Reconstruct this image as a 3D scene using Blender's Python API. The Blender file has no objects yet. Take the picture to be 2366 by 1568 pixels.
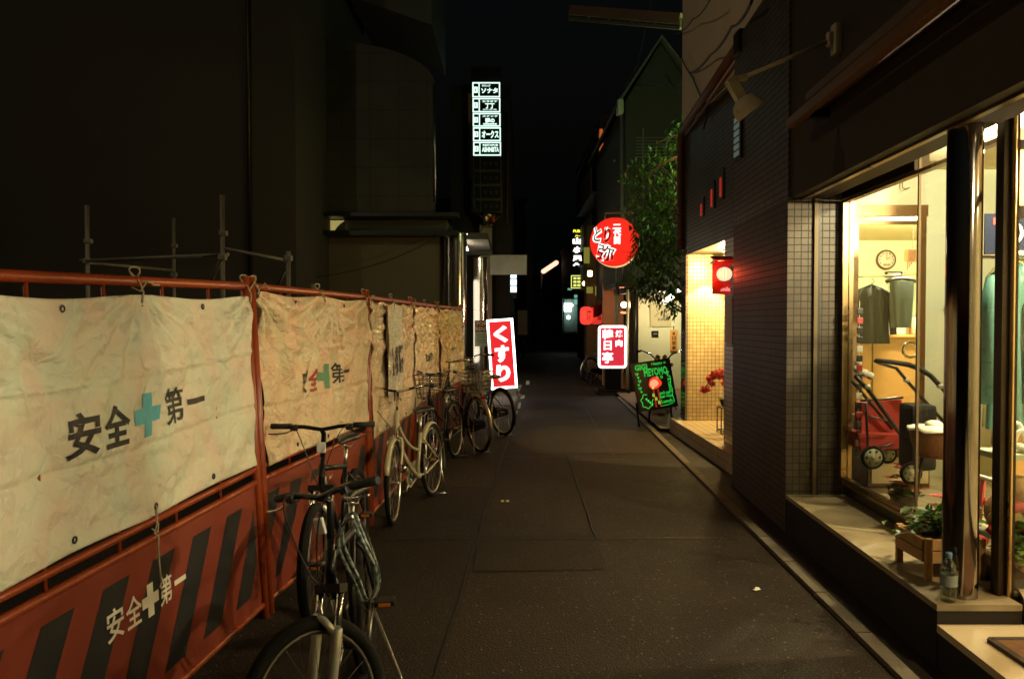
import bpy, bmesh, math, random
from math import sin, cos, pi, radians as R, sqrt, atan2
from mathutils import Vector as V, Matrix, noise
random.seed(7)
SC = bpy.context.scene
COL = SC.collection

# ------------------------------------------------------------------ camera
EYE = V((0, 0, 1.6)); FOC = 1840.0; PITCH = math.atan(42 / FOC)
cam = bpy.data.cameras.new('camera'); cam.lens = 36 * FOC / 2365; cam.sensor_width = 36
cam.clip_end = 400; cam.clip_start = .05
co = bpy.data.objects.new('camera', cam); COL.objects.link(co)
co.location = EYE; co.rotation_euler = (pi / 2 - PITCH, 0, 0); SC.camera = co

def P(x, y, Y):
    """the place at distance Y that a survey mark (x, y) of the 2365 px wide print looks at"""
    u = (x - 1182.5) / FOC; w = (784 - y) / FOC
    d = V((u, cos(PITCH) + w * sin(PITCH), -sin(PITCH) + w * cos(PITCH)))
    return EYE + d * (Y / d.y)

# ------------------------------------------------------------------ materials
MATS = {}
def nt(name):
    m = bpy.data.materials.new(name); m.use_nodes = True
    t = m.node_tree; return m, t, t.nodes['Principled BSDF']
def pos_node(t):
    return t.nodes.new('ShaderNodeNewGeometry').outputs['Position']
def pm(name, c, rough=.5, metal=0, var=.15, scale=6, bump=0, bscale=60, spec=.5, coat=0, rvar=.1):
    """plain painted / cast / woven surface with uneven tone, uneven gloss and a little relief"""
    if name in MATS: return MATS[name]
    m, t, b = nt(name); L = t.links; N = t.nodes
    tc = N.new('ShaderNodeTexCoord').outputs['Object']
    n = N.new('ShaderNodeTexNoise'); n.inputs['Scale'].default_value = scale; n.inputs['Detail'].default_value = 6
    L.new(tc, n.inputs['Vector'])
    mx = N.new('ShaderNodeMix'); mx.data_type = 'RGBA'
    mx.inputs[6].default_value = (*[x * (1 - var) for x in c], 1); mx.inputs[7].default_value = (*[min(1, x * (1 + var)) for x in c], 1)
    L.new(n.outputs['Fac'], mx.inputs[0]); L.new(mx.outputs[2], b.inputs['Base Color'])
    r = N.new('ShaderNodeMapRange'); r.inputs['To Min'].default_value = max(.02, rough - rvar); r.inputs['To Max'].default_value = min(1, rough + rvar)
    L.new(n.outputs['Fac'], r.inputs['Value']); L.new(r.outputs[0], b.inputs['Roughness'])
    b.inputs['Metallic'].default_value = metal; b.inputs['Specular IOR Level'].default_value = spec
    b.inputs['Coat Weight'].default_value = coat
    if bump:
        n2 = N.new('ShaderNodeTexNoise'); n2.inputs['Scale'].default_value = bscale; n2.inputs['Detail'].default_value = 8
        L.new(tc, n2.inputs['Vector'])
        bp = N.new('ShaderNodeBump'); bp.inputs['Strength'].default_value = bump; bp.inputs['Distance'].default_value = .01
        L.new(n2.outputs['Fac'], bp.inputs['Height']); L.new(bp.outputs[0], b.inputs['Normal'])
    MATS[name] = m; return m
def em(name, c, s, base=.02):
    if name in MATS: return MATS[name]
    m, t, b = nt(name)
    b.inputs['Base Color'].default_value = (*[x * .5 for x in c], 1); b.inputs['Roughness'].default_value = .4
    b.inputs['Emission Color'].default_value = (*c, 1); b.inputs['Emission Strength'].default_value = s
    MATS[name] = m; return m
def glass(name, tint=(.96, .98, .95), rough=.015, refl=1.0):
    m = bpy.data.materials.new(name); m.use_nodes = True; t = m.node_tree; N = t.nodes; L = t.links
    N.remove(N['Principled BSDF'])
    tr = N.new('ShaderNodeBsdfTransparent'); tr.inputs[0].default_value = (*tint, 1)
    gl = N.new('ShaderNodeBsdfGlossy'); gl.inputs['Roughness'].default_value = rough
    f = N.new('ShaderNodeLayerWeight'); f.inputs[0].default_value = .5
    pw = N.new('ShaderNodeMath'); pw.operation = 'POWER'; pw.inputs[1].default_value = 5; L.new(f.outputs['Facing'], pw.inputs[0])
    mu = N.new('ShaderNodeMath'); mu.operation = 'MULTIPLY_ADD'; mu.inputs[1].default_value = .92 * refl; mu.inputs[2].default_value = .04 * refl; L.new(pw.outputs[0], mu.inputs[0])
    mx = N.new('ShaderNodeMixShader'); L.new(mu.outputs[0], mx.inputs[0])
    L.new(tr.outputs[0], mx.inputs[1]); L.new(gl.outputs[0], mx.inputs[2])
    L.new(mx.outputs[0], N['Material Output'].inputs[0]); MATS[name] = m; return m
def tile(name, c, c2, mortar, size=.053, gap=.004, rough=.35, wide=1.0, offset=0.0, bump=.35):
    """mosaic tiles laid on whichever plane the face lies in"""
    m, t, b = nt(name); L = t.links; N = t.nodes
    g = N.new('ShaderNodeNewGeometry'); sp = N.new('ShaderNodeSeparateXYZ'); sn = N.new('ShaderNodeSeparateXYZ')
    L.new(g.outputs['Position'], sp.inputs[0]); L.new(g.outputs['True Normal'], sn.inputs[0])
    def gt(o, v):
        a = N.new('ShaderNodeMath'); a.operation = 'ABSOLUTE'; L.new(o, a.inputs[0])
        q = N.new('ShaderNodeMath'); q.operation = 'GREATER_THAN'; q.inputs[1].default_value = v; L.new(a.outputs[0], q.inputs[0]); return q.outputs[0]
    def mixf(f, a, bb):
        x = N.new('ShaderNodeMix'); L.new(f, x.inputs[0]); L.new(a, x.inputs[2]); L.new(bb, x.inputs[3]); return x.outputs[0]
    u = mixf(gt(sn.outputs['X'], .7), sp.outputs['X'], sp.outputs['Y'])
    v = mixf(gt(sn.outputs['Z'], .7), sp.outputs['Z'], sp.outputs['Y'])
    cx = N.new('ShaderNodeCombineXYZ'); L.new(u, cx.inputs[0]); L.new(v, cx.inputs[1])
    br = N.new('ShaderNodeTexBrick'); br.offset = offset
    br.inputs['Scale'].default_value = 1; br.inputs['Brick Width'].default_value = size * wide; br.inputs['Row Height'].default_value = size
    br.inputs['Mortar Size'].default_value = gap; br.inputs['Mortar Smooth'].default_value = .2; br.inputs['Bias'].default_value = 0
    br.inputs['Color1'].default_value = (*c, 1); br.inputs['Color2'].default_value = (*c2, 1); br.inputs['Mortar'].default_value = (*mortar, 1)
    L.new(cx.outputs[0], br.inputs['Vector'])
    n = N.new('ShaderNodeTexNoise'); n.inputs['Scale'].default_value = 1.6; n.inputs['Detail'].default_value = 7; L.new(g.outputs['Position'], n.inputs['Vector'])
    mr = N.new('ShaderNodeMapRange'); mr.inputs['From Min'].default_value = .3; mr.inputs['From Max'].default_value = .7
    mr.inputs['To Min'].default_value = .72; mr.inputs['To Max'].default_value = 1.1; L.new(n.outputs['Fac'], mr.inputs['Value'])
    mm = N.new('ShaderNodeVectorMath'); mm.operation = 'SCALE'; L.new(br.outputs['Color'], mm.inputs[0]); L.new(mr.outputs[0], mm.inputs['Scale'])
    L.new(mm.outputs[0], b.inputs['Base Color'])
    rr = N.new('ShaderNodeMapRange'); rr.inputs['To Min'].default_value = rough; rr.inputs['To Max'].default_value = .8
    L.new(br.outputs['Fac'], rr.inputs['Value']); L.new(rr.outputs[0], b.inputs['Roughness'])
    bp = N.new('ShaderNodeBump'); bp.invert = True; bp.inputs['Strength'].default_value = bump; bp.inputs['Distance'].default_value = .004
    L.new(br.outputs['Fac'], bp.inputs['Height']); L.new(bp.outputs[0], b.inputs['Normal'])
    MATS[name] = m; return m
def asphalt(name, c, spk=.5, rough=.8):
    m, t, b = nt(name); L = t.links; N = t.nodes; p = pos_node(t)
    n1 = N.new('ShaderNodeTexNoise'); n1.inputs['Scale'].default_value = 150; n1.inputs['Detail'].default_value = 3; L.new(p, n1.inputs['Vector'])
    n2 = N.new('ShaderNodeTexNoise'); n2.inputs['Scale'].default_value = .9; n2.inputs['Detail'].default_value = 8; n2.inputs['Roughness'].default_value = .65; L.new(p, n2.inputs['Vector'])
    vo = N.new('ShaderNodeTexVoronoi'); vo.inputs['Scale'].default_value = 110; L.new(p, vo.inputs['Vector'])
    cr = N.new('ShaderNodeValToRGB'); e = cr.color_ramp.elements
    e[0].position = .35; e[0].color = (*[x * .22 for x in c], 1); e[1].position = .70; e[1].color = (*[x * 2.3 for x in c], 1)
    L.new(n1.outputs['Fac'], cr.inputs[0])
    mr = N.new('ShaderNodeMapRange'); mr.inputs['From Min'].default_value = .3; mr.inputs['From Max'].default_value = .7
    mr.inputs['To Min'].default_value = .6; mr.inputs['To Max'].default_value = 1.35; L.new(n2.outputs['Fac'], mr.inputs['Value'])
    sc = N.new('ShaderNodeVectorMath'); sc.operation = 'SCALE'; L.new(cr.outputs[0], sc.inputs[0]); L.new(mr.outputs[0], sc.inputs['Scale'])
    b.inputs['Specular IOR Level'].default_value = .18
    # pale chips of aggregate
    sr = N.new('ShaderNodeMapRange'); sr.inputs['From Min'].default_value = .88; sr.inputs['From Max'].default_value = .95; L.new(vo.outputs['Color'], sr.inputs['Value'])
    mx = N.new('ShaderNodeMix'); mx.data_type = 'RGBA'; mx.inputs[7].default_value = (*[min(1, x * 9) for x in c], 1)
    ms = N.new('ShaderNodeMath'); ms.operation = 'MULTIPLY'; ms.inputs[1].default_value = spk; L.new(sr.outputs[0], ms.inputs[0])
    L.new(ms.outputs[0], mx.inputs[0]); L.new(sc.outputs[0], mx.inputs[6]); L.new(mx.outputs[2], b.inputs['Base Color'])
    rr = N.new('ShaderNodeMapRange'); rr.inputs['To Min'].default_value = rough - .25; rr.inputs['To Max'].default_value = min(1, rough + .15)
    L.new(n2.outputs['Fac'], rr.inputs['Value']); L.new(rr.outputs[0], b.inputs['Roughness'])
    bp = N.new('ShaderNodeBump'); bp.inputs['Strength'].default_value = .8; bp.inputs['Distance'].default_value = .006
    ad = N.new('ShaderNodeMath'); ad.operation = 'ADD'; L.new(n1.outputs['Fac'], ad.inputs[0]); L.new(vo.outputs['Distance'], ad.inputs[1])
    L.new(ad.outputs[0], bp.inputs['Height']); L.new(bp.outputs[0], b.inputs['Normal'])
    MATS[name] = m; return m
def tarp(name, c, rough, crumple, scale, trans=.15, metal=0):
    m, t, b = nt(name); L = t.links; N = t.nodes; b.inputs['Metallic'].default_value = metal
    tc = N.new('ShaderNodeTexCoord').outputs['Object']
    n = N.new('ShaderNodeTexNoise'); n.inputs['Scale'].default_value = 2.2; n.inputs['Detail'].default_value = 8; n.inputs['Distortion'].default_value = .8; L.new(tc, n.inputs['Vector'])
    mx = N.new('ShaderNodeMix'); mx.data_type = 'RGBA'; mx.inputs[6].default_value = (*[x * .80 for x in c], 1); mx.inputs[7].default_value = (*[min(1, x * 1.08) for x in c], 1)
    L.new(n.outputs['Fac'], mx.inputs[0]); L.new(mx.outputs[2], b.inputs['Base Color'])
    pk = N.new('ShaderNodeTexNoise'); pk.inputs['Scale'].default_value = 3.1; pk.inputs['Detail'].default_value = 5; pk.inputs['Distortion'].default_value = 1.2; L.new(tc, pk.inputs['Vector'])
    pr = N.new('ShaderNodeValToRGB'); e = pr.color_ramp.elements; e[0].position = .34; e[0].color = (.90, 1.0, .90, 1); e[1].position = .66; e[1].color = (1.0, .86, .78, 1); L.new(pk.outputs['Fac'], pr.inputs[0])
    m2 = N.new('ShaderNodeMix'); m2.data_type = 'RGBA'; m2.blend_type = 'MULTIPLY'; m2.inputs[0].default_value = 1; L.new(mx.outputs[2], m2.inputs[6]); L.new(pr.outputs[0], m2.inputs[7]); mx = m2
    L.new(mx.outputs[2], b.inputs['Base Color'])
    b.inputs['Roughness'].default_value = rough
    a = N.new('ShaderNodeTexNoise'); a.inputs['Scale'].default_value = scale; a.inputs['Detail'].default_value = 6; a.inputs['Distortion'].default_value = .5; a.inputs['Roughness'].default_value = .6; L.new(tc, a.inputs['Vector'])
    vo = N.new('ShaderNodeTexVoronoi'); vo.feature = 'DISTANCE_TO_EDGE'; vo.inputs['Scale'].default_value = scale * 1.1
    dv = N.new('ShaderNodeVectorMath'); dv.operation = 'ADD'; sw = N.new('ShaderNodeVectorMath'); sw.operation = 'SCALE'; sw.inputs['Scale'].default_value = .16; L.new(a.outputs['Color'], sw.inputs[0]); L.new(tc, dv.inputs[0]); L.new(sw.outputs[0], dv.inputs[1]); L.new(dv.outputs[0], vo.inputs['Vector'])
    v2 = N.new('ShaderNodeTexVoronoi'); v2.feature = 'DISTANCE_TO_EDGE'; v2.inputs['Scale'].default_value = scale * 2.9; L.new(dv.outputs[0], v2.inputs['Vector'])
    a2 = N.new('ShaderNodeMath'); a2.operation = 'MULTIPLY_ADD'; a2.inputs[1].default_value = .6; L.new(v2.outputs['Distance'], a2.inputs[0]); L.new(vo.outputs['Distance'], a2.inputs[2])
    ad = N.new('ShaderNodeMath'); ad.operation = 'MULTIPLY_ADD'; ad.inputs[1].default_value = .55; L.new(a.outputs['Fac'], ad.inputs[0]); L.new(a2.outputs[0], ad.inputs[2])
    w = N.new('ShaderNodeTexNoise'); w.inputs['Scale'].default_value = 420; w.inputs['Detail'].default_value = 2; L.new(tc, w.inputs['Vector'])
    wm = N.new('ShaderNodeMath'); wm.operation = 'MULTIPLY_ADD'; wm.inputs[1].default_value = .045; L.new(w.outputs['Fac'], wm.inputs[0]); L.new(ad.outputs[0], wm.inputs[2])
    bp = N.new('ShaderNodeBump'); bp.inputs['Strength'].default_value = crumple; bp.inputs['Distance'].default_value = .03
    L.new(wm.outputs[0], bp.inputs['Height']); L.new(bp.outputs[0], b.inputs['Normal'])
    if trans:
        tl = N.new('ShaderNodeBsdfTranslucent'); L.new(mx.outputs[2], tl.inputs[0]); L.new(bp.outputs[0], tl.inputs['Normal'])
        ms = N.new('ShaderNodeMixShader'); ms.inputs[0].default_value = trans
        L.new(b.outputs[0], ms.inputs[1]); L.new(tl.outputs[0], ms.inputs[2]); L.new(ms.outputs[0], N['Material Output'].inputs[0])
    MATS[name] = m; return m
def leafmat(name, c, tr=.3):
    m, t, b = nt(name); L = t.links; N = t.nodes
    n = N.new('ShaderNodeTexNoise'); n.inputs['Scale'].default_value = 3.5; n.inputs['Detail'].default_value = 4; L.new(pos_node(t), n.inputs['Vector'])
    mx = N.new('ShaderNodeMix'); mx.data_type = 'RGBA'; mx.inputs[6].default_value = (*[x * .55 for x in c], 1); mx.inputs[7].default_value = (c[0] * 1.7, c[1] * 1.5, c[2], 1)
    L.new(n.outputs['Fac'], mx.inputs[0]); L.new(mx.outputs[2], b.inputs['Base Color']); b.inputs['Roughness'].default_value = .38
    tl = N.new('ShaderNodeBsdfTranslucent'); L.new(mx.outputs[2], tl.inputs[0])
    ms = N.new('ShaderNodeMixShader'); ms.inputs[0].default_value = tr
    L.new(b.outputs[0], ms.inputs[1]); L.new(tl.outputs[0], ms.inputs[2]); L.new(ms.outputs[0], N['Material Output'].inputs[0])
    MATS[name] = m; return m

orange = pm('orange_paint', (.25, .042, .010), .38, var=.22, scale=5, bump=.08, bscale=90)
boardor = pm('board_orange', (.175, .025, .010), .5, var=.2, scale=3, bump=.06, bscale=40)
black_s = pm('stripe_black', (.012, .012, .013), .5)
black_p = pm('black_plastic', (.014, .014, .015), .42, bump=.1, bscale=200)
black_m = pm('black_paint', (.008, .008, .009), .35, spec=.3)
rubber = pm('rubber', (.006, .0055, .005), .85, bump=.3, bscale=220, spec=.2)
grip = pm('grip_rubber', (.02, .02, .02), .7, bump=.4, bscale=260)
colmir = pm('column_mirror', (.85, .83, .78), .17, 1, var=.1, rvar=.08)
chrome = pm('chrome', (.82, .81, .78), .10, 1, var=.04, rvar=.05)
steel = pm('brushed_steel', (.55, .54, .51), .33, 1, var=.12, scale=30)
alloy = pm('alloy', (.66, .65, .60), .3, 1, var=.1)
galv = pm('galvanised', (.20, .185, .14), .6, .5, var=.25, scale=14)
cream = pm('cream_paint', (.44, .38, .23), .3, coat=.3, var=.12)
redp = pm('red_paint', (.35, .03, .02), .3, coat=.3)
silverp = pm('silver_paint', (.62, .60, .54), .3, .25, coat=.4)
whitep = pm('white_paint', (.78, .76, .70), .4, var=.08)
ropem = pm('rope', (.38, .32, .20), .9, bump=.6, bscale=300)
concrete = pm('concrete', (.20, .185, .16), .85, var=.3, scale=4, bump=.4, bscale=70)
kerbm = pm('kerb_stone', (.115, .09, .055), .85, var=.35, scale=7, bump=.5, bscale=80)
plaster = pm('plaster', (.80, .66, .44), .9, var=.12, scale=1.3, bump=.25, bscale=45)
fasciam = pm('fascia_dark', (.052, .040, .026), .7, var=.25, scale=1.5, bump=.1, bscale=30, spec=.25)
dkwall3 = pm('lower_render', (.17, .14, .10), .85, var=.25, scale=.8, bump=.2, bscale=25)
dkwall = pm('dark_render', (.058, .049, .036), .85, var=.2, scale=.6, bump=.2, bscale=25)
dkwall2 = pm('dark_panel', (.11, .105, .09), .7, var=.2, scale=.5)
wood = pm('counter_wood', (.40, .21, .07), .4, var=.15, scale=12)
woodp = pm('planter_wood', (.45, .24, .085), .6, var=.25, scale=16, bump=.2, bscale=90)
inwall = pm('interior_wall', (.80, .75, .52), .8, var=.05, scale=2)
inwall2 = pm('interior_panel', (.72, .76, .56), .6, var=.04, scale=2)
ceilm = pm('ceiling_paint', (.78, .66, .36), .8, var=.05, scale=2)
floorm = tile('shop_floor', (.55, .47, .30), (.52, .44, .28), (.28, .22, .14), .33, .004, .3)
stone = pm('ledge_stone', (.27, .21, .12), .5, var=.75, scale=4, bump=.1, bscale=50)  # stone mottle widened to stand in for shadow streaks
plinth = pm('plinth_shade_black', (.022, .018, .014), .7, spec=.2)  # near-black puts the shade on risers and gutter into the colour
slabm = pm('slab_stone', (.50, .40, .24), .6, var=.22, scale=3.5, bump=.15, bscale=80)
bronze = pm('bronze_frame', (.32, .22, .11), .3, .9, var=.15)
brass = pm('brass_edge', (.13, .09, .045), .6, .4, var=.25)
dkbr = pm('dark_bronze', (.045, .032, .02), .35, .6)
rpipe = pm('red_oxide_pipe', (.17, .085, .05), .6, var=.3, scale=5)
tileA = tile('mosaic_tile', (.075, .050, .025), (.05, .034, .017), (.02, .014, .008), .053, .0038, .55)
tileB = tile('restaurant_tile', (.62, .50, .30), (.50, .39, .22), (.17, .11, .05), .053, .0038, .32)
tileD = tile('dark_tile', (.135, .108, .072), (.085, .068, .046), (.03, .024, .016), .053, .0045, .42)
tileS = tile('step_tile', (.52, .41, .24), (.48, .37, .21), (.2, .13, .06), .1, .004, .5)
asph = asphalt('asphalt', (.0205, .0138, .0082), .8)
asph2 = asphalt('asphalt_patch', (.0155, .0105, .0064), .6)
asph3 = asphalt('asphalt_worn', (.026, .0185, .0112), .8)
soil = asphalt('bare_ground', (.07, .055, .04), .4, .9)
sheetw = tarp('white_tarp', (.82, .77, .65), .46, .85, 4.2)
sheet2 = tarp('creased_tarp', (.92, .70, .49), .34, .85, 6.5)
sheet3 = tarp('silver_tarp', (.97, .73, .52), .17, .9, 7.0, .08, .25)
inkb = pm('ink_black', (.016, .015, .015), .6)
inkc = pm('ink_blue', (.09, .37, .44), .6)
inkw = pm('ink_white', (.74, .68, .54), .6)
inkr = pm('ink_red', (.35, .03, .03), .6)
inkg = pm('ink_green', (.10, .24, .12), .6)
pane = glass('window_glass')
paneg = glass('shop_glass', (.97, .98, .93), .01, .8)
clear = glass('clear_plastic', (.90, .95, .90), .12, 1.6)
leafg = leafmat('leaf_green', (.085, .20, .03))
leafd = leafmat('leaf_dark', (.035, .075, .02))
leafy = leafmat('leaf_yellow', (.22, .17, .03))
bark = pm('bark', (.10, .055, .03), .9, bump=.7, bscale=30)
cloth_k = pm('dark_cloth', (.009, .013, .013), .8, bump=.3, bscale=120)
cloth_g = pm('garment_teal', (.035, .12, .105), .7, bump=.3, bscale=80)
cloth_r = pm('red_fabric', (.40, .035, .025), .8, bump=.3, bscale=140)
cloth_w = pm('white_cloth', (.80, .74, .62), .8, bump=.3, bscale=60)
cloth_p = pm('pink_cloth', (.75, .35, .32), .8, bump=.3, bscale=60)
petal_r = leafmat('petal_red', (.42, .045, .05), .35)
petal_p = leafmat('petal_pink', (.55, .14, .17), .35)
wicker = pm('wicker', (.22, .10, .035), .6, var=.4, scale=60, bump=.9, bscale=90)
matm = pm('doormat', (.20, .10, .045), .95, var=.4, scale=25, bump=.9, bscale=160)
teal_pl = pm('teal_plastic', (.10, .34, .28), .4)
navy = pm('poster_navy', (.010, .013, .028), .85, spec=.1)
cardw = pm('card_white', (.78, .72, .55), .6)
# lit signs
e_white = em('sign_white', (1, .97, .90), 6.0)
e_letter = em('sign_letter', (1, .96, .90), 2.2)
e_dletter = em('drum_letter', (1, .95, .88), 1.5)
e_red = em('sign_red', (.80, .022, .030), 1.0)
e_red2 = em('sign_crimson', (.70, .03, .055), .95)
e_redr = em('drum_red', (.88, .02, .010), 1.05)
e_cream = em('drum_cream', (.90, .62, .26), .85)
e_green = em('sign_mint', (.70, 1, .84), 1.5)
e_dim = em('sign_unlit_trim', (.32, .22, .07), .22)
e_blue = em('panel_blue', (.72, .92, 1), 2.2)
e_lamp = em('fluorescent', (1, .82, .62), 14)
e_warm = em('warm_bulb', (1, .72, .32), 14)
e_bulb = em('white_bulb', (1, .94, .78), 12)
e_lant = em('lantern_paper', (1, .82, .48), 1.15)
e_lred = em('lantern_red', (.95, .06, .035), 1.1)
e_lr2 = em('lantern_red_dim', (.80, .05, .03), .8)
e_neon = em('marker_green', (.04, .85, .10), .9)
e_neony = em('marker_lime', (.45, .9, .06), .9)
e_glow = em('board_red', (.95, .05, .02), 1.0)
e_glow2 = em('board_pink', (1, .40, .22), 1.0)
e_curt = em('lit_curtain', (.72, .60, .20), .42)
e_yel = em('sign_yellow', (.95, .85, .06), 1.6)
e_pale = em('sign_pale', (1, .97, .82), 2.6)
e_tealw = em('teal_window', (.3, .8, .6), .5)
e_win = em('louvre_glow', (.55, .70, .58), .10)
e_orst = em('orange_strip', (.9, .2, .03), .45)
e_redn = em('niche_red', (.8, .05, .02), .35)

# ------------------------------------------------------------------ mesh builder
ORG = {}
class MB:
    def __init__(s): s.v = []; s.f = []; s.mi = []; s.sm = []; s.m = 0; s.T = Matrix()
    def add(s, vs, fs, smooth=False):
        o = len(s.v); s.v += [s.T @ V(p) for p in vs]
        for f in fs: s.f.append([o + i for i in f]); s.mi.append(s.m); s.sm.append(smooth)
        return s
    def box(s, c, d, rot=None, bev=0):
        if bev:
            bm = bmesh.new(); bmesh.ops.create_cube(bm, size=1)
            for q in bm.verts: q.co = V((q.co.x * d[0], q.co.y * d[1], q.co.z * d[2]))
            bmesh.ops.bevel(bm, geom=bm.edges[:], offset=min(bev, min(d) * .45), segments=2, profile=.6, affect='EDGES')
            bm.verts.index_update(); vs = [q.co.copy() for q in bm.verts]; fs = [[q.index for q in f.verts] for f in bm.faces]; bm.free()
        else:
            x, y, z = d[0] / 2, d[1] / 2, d[2] / 2
            vs = [V(p) for p in ((-x, -y, -z), (x, -y, -z), (x, y, -z), (-x, y, -z), (-x, -y, z), (x, -y, z), (x, y, z), (-x, y, z))]
            fs = [(0, 3, 2, 1), (4, 5, 6, 7), (0, 1, 5, 4), (1, 2, 6, 5), (2, 3, 7, 6), (3, 0, 4, 7)]
        if rot is not None: vs = [rot @ p for p in vs]
        return s.add([p + V(c) for p in vs], fs)
    def bar(s, a, b, w, h, up=(0, 0, 1)):
        a = V(a); b = V(b); d = (b - a); L = d.length; d.normalize(); u = V(up)
        if abs(d.dot(u)) > .98: u = V((1, 0, 0))
        sd = d.cross(u).normalized(); u = sd.cross(d)
        M = Matrix((d, sd, u)).transposed()
        return s.box((a + b) / 2, (L, w, h), M)
    def prism(s, poly, z0, z1):
        n = len(poly); vs = [(x, y, z0) for x, y in poly] + [(x, y, z1) for x, y in poly]
        A = sum(poly[i][0] * poly[(i + 1) % n][1] - poly[(i + 1) % n][0] * poly[i][1] for i in range(n))
        fs = [tuple(range(n))[::-1], tuple(range(n, 2 * n))] + [(i, (i + 1) % n, n + (i + 1) % n, n + i) for i in range(n)]
        if A < 0: fs = [f[::-1] for f in fs]
        return s.add(vs, fs)
    def slab(s, pts, n, d):
        """outline pts (3-D, one plane) given thickness d along n"""
        k = len(pts); n = V(n).normalized(); vs = [V(p) for p in pts] + [V(p) + n * d for p in pts]
        fs = [tuple(range(k))[::-1], tuple(range(k, 2 * k))] + [(i, (i + 1) % k, k + (i + 1) % k, k + i) for i in range(k)]
        return s.add(vs, fs)
    def tube(s, path, r, n=8, closed=False, cap=True, sq=1.0):
        path = [V(p) for p in path]; k = len(path); rr = r if isinstance(r, (list, tuple)) else [r] * k
        vs = []; fs = []; pu = None
        for i, p in enumerate(path):
            if closed: t = path[(i + 1) % k] - path[i - 1]
            else: t = path[min(i + 1, k - 1)] - path[max(i - 1, 0)]
            t = t.normalized() if t.length > 1e-9 else V((0, 0, 1))
            if pu is None:
                pu = V((0, 0, 1)) if abs(t.z) < .9 else V((1, 0, 0))
            pu = (pu - t * pu.dot(t))
            pu = pu.normalized() if pu.length > 1e-6 else t.orthogonal().normalized()
            w = t.cross(pu)
            for j in range(n):
                a = 2 * pi * j / n; vs.append(p + (pu * cos(a) * sq + w * sin(a)) * rr[i])
        m = k if closed else k - 1
        for i in range(m):
            for j in range(n):
                a = i * n + j; b = i * n + (j + 1) % n; i2 = (i + 1) % k
                fs.append((a, b, i2 * n + (j + 1) % n, i2 * n + j))
        s.add(vs, fs, True)
        if cap and not closed:
            o = len(s.v) - len(vs)
            s.f.append([o + j for j in range(n)][::-1]); s.f.append([o + (k - 1) * n + j for j in range(n)]); s.mi += [s.m] * 2; s.sm += [False] * 2
        return s
    def lathe(s, c, prof, n=24, axis='z', a0=0, a1=2 * pi, smooth=True):
        c = V(c); vs = []; fs = []; k = len(prof); full = abs(a1 - a0 - 2 * pi) < 1e-6; m = n if full else n + 1
        for i in range(m):
            a = a0 + (a1 - a0) * i / n
            for r, h in prof:
                x, y = r * cos(a), r * sin(a)
                p = (x, y, h) if axis == 'z' else ((h, x, y) if axis == 'x' else (y, h, x))
                vs.append(c + V(p))
        for i in range(n):
            for j in range(k - 1):
                i2 = (i + 1) % m
                fs.append((i * k + j, i2 * k + j, i2 * k + j + 1, i * k + j + 1))
        return s.add(vs, fs, smooth)
    def torus(s, c, Rm, rm, axis='y', n=32, k=8, flat=1.0):
        pr = [(Rm + rm * cos(2 * pi * j / k), rm * flat * sin(2 * pi * j / k)) for j in range(k + 1)]
        return s.lathe(c, pr, n, axis)
    def ball(s, c, r, n=14, k=9, sc=(1, 1, 1)):
        c = V(c); vs = []; fs = []
        for i in range(k + 1):
            th = pi * i / k
            for j in range(n):
                a = 2 * pi * j / n; vs.append(c + V((r * sc[0] * sin(th) * cos(a), r * sc[1] * sin(th) * sin(a), r * sc[2] * cos(th))))
        for i in range(k):
            for j in range(n):
                fs.append((i * n + j, (i + 1) * n + j, (i + 1) * n + (j + 1) % n, i * n + (j + 1) % n))
        return s.add(vs, fs, True)
    def text(s, body, c, right, up, w, h, thick=.003, bold=0.0, outline=0.0):
        """lettering w x h centred at c"""
        me = text_mesh(body, bold, outline)
        xs = [q.co.x for q in me.vertices]; ys = [q.co.y for q in me.vertices]
        if not xs: return s
        x0, x1, y0, y1 = min(xs), max(xs), min(ys), max(ys)
        r = V(right).normalized(); u = V(up).normalized(); n = r.cross(u)
        sx = w / max(1e-6, x1 - x0); sy = h / max(1e-6, y1 - y0) if h else sx
        vs = [V(c) + r * ((q.co.x - (x0 + x1) / 2) * sx) + u * ((q.co.y - (y0 + y1) / 2) * sy) + n * (thick if q.co.z > 0 else 0) for q in me.vertices] if not outline else \
             [V(c) + r * ((q.co.x - (x0 + x1) / 2) * sx) + u * ((q.co.y - (y0 + y1) / 2) * sy) + n * (q.co.z * sx) for q in me.vertices]
        s.add(vs, [tuple(p.vertices) for p in me.polygons]); bpy.data.meshes.remove(me); return s
    def build(s, name, mat, parent=None, org=None):
        me = bpy.data.meshes.new(name)
        o = ORG.get(parent.name, V((0, 0, 0))) if parent else V((0, 0, 0))
        if org is not None: o = V(org)
        me.from_pydata([p - o for p in s.v], [], s.f)
        mats = mat if isinstance(mat, (list, tuple)) else [mat]
        for q in mats: me.materials.append(q)
        me.polygons.foreach_set('material_index', s.mi); me.polygons.foreach_set('use_smooth', s.sm); me.update()
        ob = bpy.data.objects.new(name, me); COL.objects.link(ob)
        if parent: ob.parent = parent
        elif org is not None: ob.location = o
        ORG[ob.name] = o
        return ob
TXT = {}
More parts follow.
